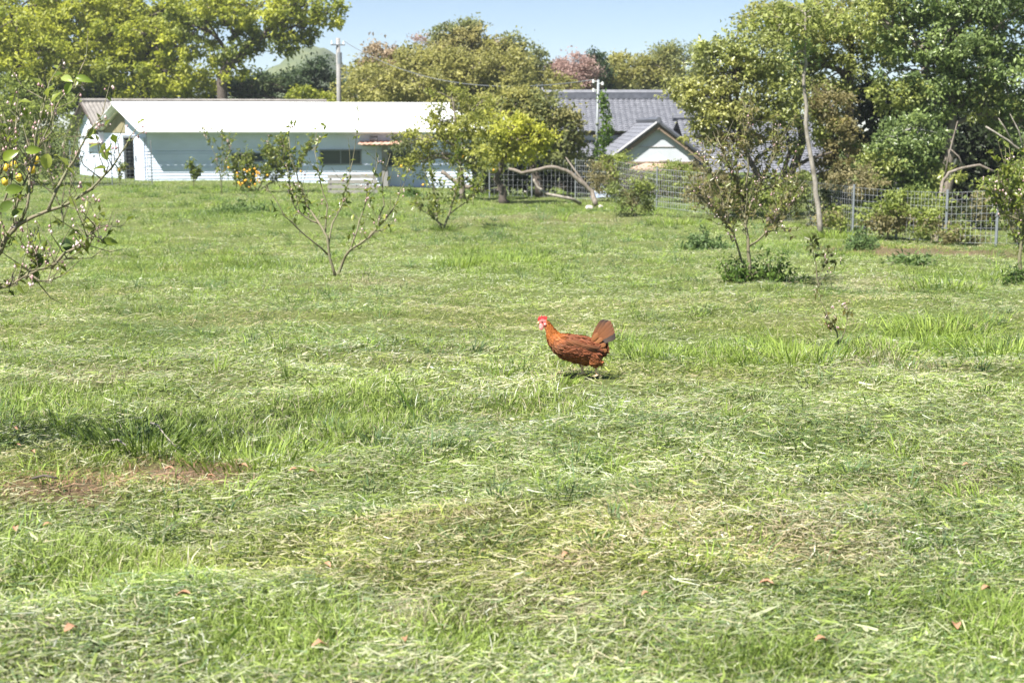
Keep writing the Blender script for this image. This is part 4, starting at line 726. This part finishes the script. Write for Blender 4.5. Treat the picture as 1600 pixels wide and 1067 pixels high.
# two long standing blades in mid-field and stray long stems
for lab, x0_, y0_, x1_, y1_ in (('single long grass blade leaning left above the mown clippings in mid-field', 655, 662, 606, 578), ('shorter leaning grass blade left of the long one', 500, 615, 468, 584), ('pale broad grass blade standing askew on the foreground clippings', 347, 1010, 384, 968)):
    c = G(x0_, y0_); e = P(x1_, y1_, c.y - .05); V = blade_geo(np.array([c]), np.array([c.lerp(e, .55)]), np.array([e]), np.array([[1., .2, 0]]), np.array([.014])); o = blade_mesh('tall_grass', V - np.array(c), np.array([[.12, .20, .03]])); o.location = c; tag(o, lab, 'grass')
def weed(label, x, y, n, r, h, lo, hi, leaf, seed):
    rng = np.random.default_rng(seed); c = G(x, y); root = thing('leafy_weed', label, 'weed', c); mb = MB(); VV, CC = [], []
    for k in range(max(6, n // 22)):
        a = rng.random() * 6.28; rr = r * 1.25 * rng.random() ** .6; e = Vector((c.x + math.cos(a) * rr, c.y + math.sin(a) * rr * .7, 0)); e.z = float(ground_z(e.x, e.y)) + h * rng.uniform(.35, 1) * (1.1 - .82 * min(1, rr / r / 1.25) ** 1.1); s_ = Vector((c.x + math.cos(a) * rr * .5, c.y + math.sin(a) * rr * .4, 0)); s_.z = float(ground_z(s_.x, s_.y)) - .01; mb.tube([s_, s_.lerp(e, .6) + Vector((0, 0, .03)), e], [.005, .004, .002], 4, cap=False)
        m_ = 22; t = rng.random(m_)[:, None]; pc = np.array(s_) + (np.array(e) - np.array(s_)) * t + rng.normal(0, .035, (m_, 3)); col = np.array(lo) + (np.array(hi) - np.array(lo)) * rng.random((m_, 1)); L_ = leaf * (.6 + .7 * rng.random(m_))
        v, cl = leaf_arrays(pc, rng.normal(0, 1, (m_, 3)), rng.normal(0, .4, (m_, 3)) + np.array((0, 0, .8)), L_, L_ * .42, col); VV.append(v); CC.append(cl)
    tag(mb.build('stem', M['twig'], root), kind='stuff'); leaf_mesh('leaves', np.concatenate(VV), np.concatenate(CC), M['leaf'], root); rebase(root)
weed('blue-green weed clump on the mown strip behind the weedy citrus tree', 1095, 392, 1300, .42, .36, (.085, .14, .055), (.19, .27, .10), .085, 85); weed('blue-green weed clump below the fence near the pale trunk', 1342, 390, 1000, .28, .40, (.085, .14, .055), (.19, .27, .10), .085, 86); weed('low weed clump on the grass below the lime-green fence shrub', 1420, 412, 600, .32, .16, (.085, .14, .05), (.20, .28, .09), .08, 87); weed('rank green clump before the orange bush', 375, 332, 1200, .75, .42, (.085, .14, .05), (.20, .28, .09), .12, 88)
weed('dense dark leafy weeds on the left of the weedy citrus stem', 1148, 440, 640, .24, .34, (.06, .11, .025), (.17, .26, .055), .06, 81); weed('dense leafy weeds on the right of the weedy citrus stem', 1208, 442, 900, .30, .38, (.06, .11, .025), (.17, .26, .055), .06, 82); weed('leafy weeds at the foot of the crooked citrus tree', 1590, 445, 260, .2, .2, (.035, .07, .02), (.11, .18, .04), .06, 83); weed('broad-leaved weeds in front of the low white shed base', 640, 306, 420, .7, .4, (.06, .11, .03), (.16, .24, .06), .13, 84)

# ------------------------------------------------------------------ the hen, running to the left
HB = G(934, 592); HY = HB.y
def hp_(x, y, dy=0):      # crop coordinates of the hen's outline to world
    q = P(800 + x / 7.115, 460 + y / 7.115, HY); return Vector((q.x, HY + dy, q.z))
HS = mpp(HY) / 7.115
hen = thing('hen', 'russet brown hen with red comb running over the mown grass', 'hen', HB)
bm = bmesh.new()
def loft(rings, k=20):
    vs = []
    n = len(rings)
    for i, (x, y, rv, rw, dy) in enumerate(rings):
        c = hp_(x, y, dy); a, e = hp_(*rings[max(i - 1, 0)][:2], rings[max(i - 1, 0)][4]), hp_(*rings[min(i + 1, n - 1)][:2], rings[min(i + 1, n - 1)][4])
        t = (e - a).normalized(); side = Vector((0, 1, 0)); side = (side - t * side.dot(t)).normalized(); up = t.cross(side).normalized()
        vs.append([bm.verts.new(c + up * math.cos(2 * math.pi * j / k) * rv * HS + side * math.sin(2 * math.pi * j / k) * rw * HS) for j in range(k)])
    for i in range(n - 1):
        for j in range(k): bm.faces.new((vs[i][j], vs[i][(j + 1) % k], vs[i + 1][(j + 1) % k], vs[i + 1][j]))
    bm.faces.new(vs[0][::-1]); bm.faces.new(vs[-1])
loft([(1010, 545, 20, 16, 0), (985, 570, 62, 50, 0), (935, 600, 105, 90, 0), (860, 618, 132, 112, 0), (770, 614, 147, 128, 0), (680, 598, 143, 132, 0), (590, 572, 132, 126, 0), (515, 535, 110, 112, 0), (465, 485, 80, 84, 0), (437, 435, 60, 58, 0), (412, 385, 46, 44, 0), (388, 342, 38, 36, 0), (362, 312, 40, 34, 0), (328, 304, 36, 30, 0), (302, 312, 20, 18, 0)])
for sy in (-1, 1):   # thighs, shanks and toes
    fx = 0 if sy < 0 else -150
    d = sy * 55 * HS
    loft([(880 + fx * .4, 640, 70, 60, d), (895 + fx * .6, 720, 62, 52, d), (930 + fx, 768, 34, 30, d)], 12)
    loft([(926 + fx, 750, 24, 22, d), (934 + fx, 800, 17, 17, d), (930 + fx, 850, 15, 15, d), (958 + fx * 1.1, 888, 16, 16, d)], 8)
    for tx, td in ((-70, 0), (-52, 45), (-52, -45), (40, 0)):
        loft([(955 + fx * 1.1, 886, 11, 11, d), (955 + fx * 1.1 + tx * .6, 893, 9, 9, d + td * HS * .6), (955 + fx * 1.1 + tx, 900, 5, 5, d + td * HS)], 6)
bmesh.ops.recalc_face_normals(bm, faces=bm.faces)
me = bpy.data.meshes.new('body'); bm.to_mesh(me); bm.free(); body = link('body', me)
rm = body.modifiers.new('r', 'REMESH'); rm.mode = 'VOXEL'; rm.voxel_size = .0035; smm = body.modifiers.new('s', 'SMOOTH'); smm.factor = .5; smm.iterations = 3
dg = bpy.context.evaluated_depsgraph_get(); me2 = bpy.data.meshes.new_from_object(body.evaluated_get(dg)); bpy.data.objects.remove(body); me2.name = 'body'
co = np.empty(len(me2.vertices) * 3); me2.vertices.foreach_get('co', co); co = co.reshape(-1, 3)
nr = np.empty(len(me2.vertices) * 3); me2.vertices.foreach_get('normal', nr); nr = nr.reshape(-1, 3)
hx = (P(800, 460, HY)); hx0 = hp_(0, 0); ux = (co[:, 0] - hx0.x) / (hp_(1000, 0).x - hx0.x) * 1000; uy = (co[:, 2] - hx0.z) / (hp_(0, 1000).z - hx0.z) * 1000
def henc(ux, uy):
    c = np.tile(np.array((.205, .068, .030)), (len(ux), 1)); neck = (smooth(620, 480, ux) * smooth(560, 440, uy))[:, None]
    c = c + neck * (np.array((.33, .105, .022)) - c); bel = smooth(640, 720, uy)[:, None]; c = c + bel * (np.array((.245, .092, .035)) - c)
    br_ = (smooth(560, 440, ux) * smooth(480, 560, uy))[:, None]; c = c + br_ * .6 * (np.array((.30, .15, .08)) - c); return c
hc = henc(ux, uy); face = ((ux < 378) & (uy < 365)); hc[face] = np.array((.62, .11, .10)); leg = uy > 785; hc[leg] = np.array((.62, .45, .28))
at = me2.color_attributes.new('Col', 'FLOAT_COLOR', 'POINT'); at.data.foreach_set('color', np.c_[hc, np.ones(len(hc))].ravel())
M['hen'] = mat('hen_skin_and_down', attr=True, rough=.7, bump=.5, bscale=120); M['feather'] = mat('feather', attr=True, rough=.6, trans=.12, spec=.25); M['comb'] = mat('red_comb', (.55, .018, .022), .45, (.70, .06, .06), 60, .5, 150); M['wattle'] = mat('pink_wattle', (.72, .22, .21), .5, (.80, .36, .34), 60, .4, 150); M['beak'] = mat('horn_beak', (.55, .38, .20), .4); M['eye'] = mat('eye', (.02, .012, .01), .1)
me2.materials.append(M['hen']); me2.polygons.foreach_set('use_smooth', [True] * len(me2.polygons)); bo = link('body', me2, hen)
# covering feathers over the body
rng = np.random.default_rng(29); ok = np.where((ux > 385) & (uy < 770) & ~face)[0]; sel = rng.choice(ok, 2600); pc = co[sel] + nr[sel] * .001
back = np.tile(np.array((1., 0, -.25)), (len(sel), 1)); nk = smooth(560, 440, ux[sel])[:, None]; back = back * (1 - nk) + np.array((.55, 0, -.9)) * nk; back += rng.normal(0, .16, back.shape)
Dv = back - nr[sel] * (back * nr[sel]).sum(1, keepdims=True) + nr[sel] * .16; Lf = (.034 + .022 * rng.random(len(sel))) * (1 - .35 * nk[:, 0]); colf = henc(ux[sel], uy[sel]) * (.66 + .64 * rng.random((len(sel), 1)))
v, cl = leaf_arrays(pc, Dv, nr[sel], Lf, Lf * .5, colf, .12); f_ = leaf_mesh('plumage', v, cl, M['feather'], hen); tag(f_, kind='stuff')
def feather(nm, a, bq, wid, nrm, col, parent, tipc=None):
    a, bq = Vector(a), Vector(bq); d = bq - a; s_ = d.cross(Vector(nrm)).normalized(); nv = s_.cross(d).normalized(); pr_ = [(0, .25), (.2, .7), (.5, 1), (.8, .95), (.93, .7), (1, .15)]; mb = MB()
    for i, (t, wv) in enumerate(pr_):
        cc_ = Vector(col).lerp(Vector(tipc), t ** 2) if tipc else Vector(col); c = a + d * t + nv * d.length * .06 * math.sin(t * 3.14)
        mb.add([c + s_ * wid * wv, c + nv * wid * .15, c - s_ * wid * wv], [], 0, tuple(cc_))
    mb.f = [q for i in range(5) for q in ((3 * i, 3 * i + 1, 3 * i + 4, 3 * i + 3), (3 * i + 1, 3 * i + 2, 3 * i + 5, 3 * i + 4))]; mb.m = [0] * 10; return mb.build(nm, M['feather'], parent, True)
rn = random.Random(4)
for sy in (-1, 1):   # wings: three overlapping rows
    wg = MB(); root_w = None
    ww = [(545, 560), (600, 530), (680, 515), (760, 525), (840, 560)]
    mbw = MB(); v = []; kk = 9
    for i in range(kk):
        t = i / (kk - 1)
        for j in range(5):
            q = j / 4 - .5; x = 540 + 330 * t; y = 560 + 35 * t + q * 170 * math.sin(.35 + t * 2.5); dep = sy * (134 - 55 * max(0, t - .5) * 2 * .6 - 90 * q * q) * HS; v.append(hp_(x, y, dep))
    mbw.add(v, [(i * 5 + j, (i + 1) * 5 + j, (i + 1) * 5 + j + 1, i * 5 + j + 1) for i in range(kk - 1) for j in range(4)], 0, (.19, .075, .032)); wo_ = mbw.build('wing', M['feather'], hen, True)
    for row, (xs_, ys_, ln, nfe, wid) in enumerate(((700, 585, 250, 9, 15), (630, 560, 180, 9, 17), (570, 545, 130, 8, 17))):
        for k in range(nfe):
            t = k / (nfe - 1); x = xs_ - 40 * t + 30 * (1 - t); y = ys_ - 50 + 120 * t; e = (x + ln * (1 - .28 * t), y + 35 + 12 * (1 - t)); g_ = rn.uniform(.75, 1.25)
            a_ = hp_(x, y, sy * (136 - 35 * t + row * 5 + (k % 2) * 2) * HS); b_ = hp_(e[0], e[1], sy * (112 - 30 * t + row * 5) * HS); feather('flight_feather' if row == 0 else 'covert_feather', a_, b_, wid * HS, (0, -sy, .25) if sy > 0 else (0, -1, .25), (.20 * g_, .078 * g_, .034 * g_), wo_, (.10, .045, .025) if row == 0 else None)
for k in range(15):   # tail fan
    t = k / 14; ang = R(61 - 39 * t); ln = 300 - 60 * abs(t - .3) * 2; side_ = (k % 2 * 2 - 1) * (18 + 30 * t) * HS; g_ = rn.uniform(.8, 1.2)
    b_ = (880 + 70 * t, 508 + 40 * t); e = (b_[0] + ln * math.cos(ang), b_[1] - ln * math.sin(ang)); inner = t > .72
    feather('tail_feather', hp_(*b_, side_ * .3), hp_(*e, side_), 28 * HS, (.1, -1, .3), (.09, .065, .055) if inner else (.24 * g_, .095 * g_, .04 * g_), hen, (.035, .028, .026) if (k < 4 or inner) else (.15, .065, .035))
for k in range(10):  # tail coverts
    t = k / 9; ang = R(55 - 75 * t); b_ = (880 + 60 * t, 520 + 60 * t); feather('tail_covert', hp_(*b_, (k % 3 - 1) * 40 * HS - 20 * HS), hp_(b_[0] + 120 * math.cos(ang), b_[1] - 120 * math.sin(ang), (k % 3 - 1) * 40 * HS - 20 * HS), 26 * HS, (0, -1, .3), (.27, .11, .04), hen, (.20, .08, .03))
mb = MB(); top = [(392, 262), (385, 240), (372, 252), (358, 232), (345, 250), (330, 230), (318, 252), (305, 240), (290, 262), (284, 285), (300, 296), (340, 286), (380, 290)]
v = [hp_(x, y, -9 * HS) for x, y in top] + [hp_(x, y, 9 * HS) for x, y in top]; n = len(top); mb.add(v, [tuple(range(n)), tuple(range(2 * n - 1, n - 1, -1))] + [(i, i + n, (i + 1) % n + n, (i + 1) % n) for i in range(n)]); mb.build('comb', M['comb'], hen)
for sy in (-1, 1):
    bm = bmesh.new(); bmesh.ops.create_uvsphere(bm, u_segments=10, v_segments=8, radius=1)
    for vv in bm.verts:
        z = vv.co.z; p = hp_(326 + vv.co.x * 27 * (1.0 - .2 * z), 352 - z * 44, sy * 20 * HS + vv.co.y * 9 * HS); vv.co = p
    me = bpy.data.meshes.new('wattle'); bm.to_mesh(me); bm.free(); me.materials.append(M['wattle']); me.polygons.foreach_set('use_smooth', [True] * len(me.polygons)); link('wattle', me, hen)
    for nm, x, y, r_, off, mt in (('eye', 333, 297, 8, 31, 'eye'), ('ear_lobe', 368, 330, 17, 30, 'wattle')):
        bm = bmesh.new(); bmesh.ops.create_uvsphere(bm, u_segments=10, v_segments=8, radius=r_ * HS); bmesh.ops.translate(bm, verts=bm.verts, vec=hp_(x, y, sy * off * HS)); me = bpy.data.meshes.new(nm); bm.to_mesh(me); bm.free(); me.materials.append(M[mt]); link(nm, me, hen)
mb = MB(); mb.tube([hp_(312, 312), hp_(292, 316), hp_(272, 326)], [17 * HS, 12 * HS, 2 * HS], 8); mb.build('beak', M['beak'], hen, True); rebase(hen)
for c in bpy.data.objects:
    if c.parent and c.parent.parent == hen: pass

# ------------------------------------------------------------------ fallen leaves and twigs on the field
rn = random.Random(9)
for x, y in [(25, 680), (28, 708), (52, 718), (460, 748), (487, 750), (510, 899), (288, 946), (112, 1003), (499, 1027), (632, 1018), (1282, 1021), (1493, 997), (1540, 938), (884, 884), (1008, 946), (1197, 930), (25, 842), (1510, 740), (75, 835), (330, 758), (265, 745), (380, 742)]:
    c = G(x, y); mb = MB(); ln = rn.uniform(.032, .055); a = rn.uniform(0, 6.28); v = []
    for t, wv in ((0, .1), (.25, .8), (.55, 1), (.8, .6), (1, .05)):
        for s_ in (-1, 0, 1): v.append(((t - .5) * ln * math.cos(a) - s_ * wv * ln * .28 * math.sin(a), (t - .5) * ln * math.sin(a) + s_ * wv * ln * .28 * math.cos(a), .035 + abs(s_) * ln * .16 * wv + .008 * math.sin(t * 3) + rn.uniform(-.003, .003)))
    mb.add(v, [q for i in range(4) for q in ((3 * i, 3 * i + 1, 3 * i + 4, 3 * i + 3), (3 * i + 1, 3 * i + 2, 3 * i + 5, 3 * i + 4))]); o = mb.build('dry_leaf', M['dry'], None, True); o.location = c
    tag(o, 'curled dry leaf lying on the bare soil patch' if (240 < x < 390 and y < 765) else 'curled pinkish-brown dry leaf lying on the mown grass', 'dry leaf', 'dry leaves scattered over the field')
for lab, pts in (('pale crooked twig lying in the big dark grass tuft', [(232, 676), (247, 688), (258, 700), (275, 708)]), ('dark curved twig on the bare soil at the left', [(52, 766), (70, 772), (92, 772)]), ('thin pale twig at the edge of the soil patch', [(172, 706), (185, 713), (198, 718)])):
    p = [G(*q) + Vector((0, 0, .05 + .03 * math.sin(i * 1.3))) for i, q in enumerate(pts)]; mb = MB(); mb.tube([q - p[0] for q in p], [.006, .005, .004, .003][:len(p)], 5); o = mb.build('twig', M['pale_bark'] if 'pale' in lab else M['dark_bark'], None, True); o.location = p[0]; tag(o, lab, 'twig')

# ------------------------------------------------------------------ the mown grass itself: upright stubble and lying clippings
def scatter(n, y0, y1, pw, rng):
    u = rng.random(n); e = 2 - pw; Y_ = (y0 ** e + u * (y1 ** e - y0 ** e)) ** (1 / e); X = (rng.random(n) * 2 - 1) * (.43 * Y_ + .7); return X, Y_
def field_col(X, Y_, rng, lying):
    n = len(X); fr = infl(X, Y_, FRESH, 21); stw = infl(X, Y_, STRAW, 22); brw = infl(X, Y_, BROWN, 23); blw = infl(X, Y_, BLUE, 24); nz = fbm(X * .55, Y_ * .35, 31, 3); nz2 = fbm(X * 2.3, Y_ * 1.7, 37, 2)
    r = rng.random(n)
    if lying:
        pp = np.clip(.12 + .26 * stw + .35 * (nz2 - .5) - .25 * fr, .04, .9); pb = np.clip(.30 + .3 * blw + .5 * (nz - .5), .03, .9)
        c = np.where((r < pp)[:, None], STRAWC, np.where((r < pp + (1 - pp) * pb)[:, None], BLUEG, np.where((rng.random(n) < .52)[:, None], PALE, GREEN_B)))
    else:
        ps = np.clip(.10 + .5 * stw + .3 * (nz2 - .5), .0, .8); c = np.where((r < ps)[:, None], STRAWC * .9, GREEN_A + (GREEN_B - GREEN_A) * rng.random((n, 1)))
    c = np.where((rng.random(n) < .008 + .07 * smooth(.58, .72, fbm(X * .9 + 2, Y_ * 1.2, 91, 3)))[:, None], np.array((.60, .63, .50)), c); c = np.where((rng.random(n) < brw * .75)[:, None], BROWNC, c); m1 = smooth(.52, .72, fbm(X * .45 + 7, Y_ * .8, 61, 3))[:, None]; m2 = smooth(.55, .7, fbm(X * .7 + 3, Y_ * 1.1, 67, 3))[:, None]; m3 = smooth(.5, .7, fbm(X * 1.5, Y_ * 2.2, 71, 2))[:, None]  # scattered near-white blades are painted sun glints
    c = c * (1 - m1 * (1 - np.array((1.01, .91, .87)))) * (1 - m2 * (1 - np.array((.86, .90, .80)))) * (1 + .22 * m3)
    return c * np.array((1.0, 1.0, 1.04)) * (.62 + .62 * rng.random((n, 1))), fr, brw, blw
rng = np.random.default_rng(101)
VV, CC = [], []
X, Y_ = scatter(620000, 3.3, 64, 2.1, rng); col, fr, brw, blw = field_col(X, Y_, rng, False)
keep = rng.random(len(X)) < (.55 + .45 * fr) * (1 - .85 * brw) * (1 - .8 * ((np.abs(X - HB.x + .05) < .2) & (Y_ > HB.y - .45) & (Y_ < HB.y + .12))); X, Y_, col, fr = X[keep], Y_[keep], col[keep], fr[keep]; n = len(X)
Z = ground_z(X, Y_) - .006; H = (.018 + .034 * rng.random(n)) * (1 + .75 * fr * (.5 + rng.random(n))) * (1 + .02 * Y_); a = rng.random(n) * 6.283; ln = .25 + .9 * rng.random(n)
d = unit(np.c_[np.cos(a) * ln, np.sin(a) * ln, np.ones(n)]); sd = unit(np.c_[-np.sin(a) + rng.normal(0, .4, n), np.cos(a) + rng.normal(0, .4, n), np.zeros(n)]); W_ = (.0017 + .0016 * rng.random(n)) * (1 + .10 * Y_)
p0 = np.c_[X, Y_, Z]; VV.append(blade_geo(p0, p0 + d * (H * .55)[:, None], p0 + d * H[:, None] + np.c_[d[:, 0], d[:, 1], -.3 * np.ones(n)] * (H * .3)[:, None], sd, W_)); CC.append(col)
# small uneven clumps everywhere
k = 9500; cx, cy = scatter(k, 3.4, 55, 1.0, rng); keep = (rng.random(k) < .25 + .75 * smooth(.42, .62, fbm(cx * .6, cy * .6, 83, 3))) & ~((np.abs(cx - HB.x) < .3) & (cy > HB.y - .5) & (cy < HB.y + .15)); cx, cy = cx[keep], cy[keep]; k = len(cx); nb = rng.integers(14, 46, k); ci = np.repeat(np.arange(k), nb); n = len(ci)
ch = (.035 + .09 * rng.random(k) ** 2) * (1 + .042 * cy); cw = (.03 + .10 * rng.random(k)) * (1 + .035 * cy); a = rng.random(n) * 6.283; rr = cw[ci] * np.sqrt(rng.random(n)); X = cx[ci] + np.cos(a) * rr; Y_ = cy[ci] + np.sin(a) * rr
tc_ = rng.random((k, 1)); cb = np.where(rng.random((k, 1)) < .3, np.array((.09, .15, .06)), np.where(rng.random((k, 1)) < .36, np.array((.085, .14, .025)), np.array((.19, .27, .045)))) * (.8 + .5 * tc_); col = cb[ci] * (.6 + .7 * rng.random((n, 1)))
H = ch[ci] * (.5 + .7 * rng.random(n)); d = unit(np.c_[np.cos(a) * .7, np.sin(a) * .7, np.ones(n)] + rng.normal(0, .3, (n, 3))); sd = unit(np.c_[-np.sin(a) + rng.normal(0, .4, n), np.cos(a), np.zeros(n)]); W_ = (.0022 + .0025 * rng.random(n)) * (1 + .07 * Y_); p0 = np.c_[X, Y_, ground_z(X, Y_) - .005]
VV.append(blade_geo(p0, p0 + d * (H * .55)[:, None], p0 + d * H[:, None] + np.c_[d[:, 0], d[:, 1], -.4 * np.ones(n)] * (H * .4)[:, None], sd, W_)); CC.append(col)
VV = np.concatenate(VV); tag(blade_mesh('grass', VV, np.concatenate(CC), None, VV[:, 0, 1] > 10), 'short upright green stubble of the mown field', 'grass', kind='stuff')
X, Y_ = scatter(585000, 3.3, 64, 2.15, rng); col, fr, brw, blw = field_col(X, Y_, rng, True)
keep = rng.random(len(X)) < (1 - .72 * fr) * (1 - .6 * brw) * (1 - .8 * ((np.abs(X - HB.x + .05) < .2) & (Y_ > HB.y - .45) & (Y_ < HB.y + .12))); X, Y_, col, blw = X[keep], Y_[keep], col[keep], blw[keep]; n = len(X)
flow = (fbm(X * .5, Y_ * .5, 51, 2) - .5) * 3.2; a = flow + rng.normal(0, .8, n) + np.where(rng.random(n) < .42, rng.random(n) * 6.28, 0); ln = (.024 + .085 * rng.random(n) ** 3) * (1 + .012 * Y_)
d = np.c_[np.cos(a), np.sin(a), rng.normal(.08, .2, n)]; W_ = (.0015 + .0017 * rng.random(n) + .004 * (rng.random(n) < .03)) * (1 + .10 * Y_); Z = ground_z(X, Y_) + .008 + .035 * rng.random(n) ** 1.5 + .03 * blw * rng.random(n)
p0 = np.c_[X, Y_, Z] - d * (ln / 2)[:, None]; sd = unit(np.c_[-np.sin(a), np.cos(a), rng.normal(0, .6, n)]); mid = p0 + d * (ln * .5)[:, None] + np.c_[-np.sin(a), np.cos(a), .35 * np.ones(n)] * (ln * rng.normal(0, .07, n))[:, None]
tag(blade_mesh('grass_clippings', blade_geo(p0, mid, p0 + d * ln[:, None], sd, W_), col, None, Y_ > 10), 'pale and blue-green cut grass strewn flat over the field', 'grass', kind='stuff')

# ------------------------------------------------------------------ thin spring haze
mb = MB(); mb.box((0, 460, 20), (1700, 1100, 50)); hzo = mb.build('haze', [])
hm = bpy.data.materials.new('haze'); hm.use_nodes = True; hm.node_tree.nodes.clear(); vo = hm.node_tree.nodes.new('ShaderNodeVolumePrincipled'); vo.inputs['Color'].default_value = (.86, .92, 1, 1); vo.inputs['Density'].default_value = .00045; vo.inputs['Anisotropy'].default_value = .2
ho_ = hm.node_tree.nodes.new('ShaderNodeOutputMaterial'); hm.node_tree.links.new(vo.outputs[0], ho_.inputs['Volume']); hzo.data.materials.append(hm); tag(hzo, kind='stuff')
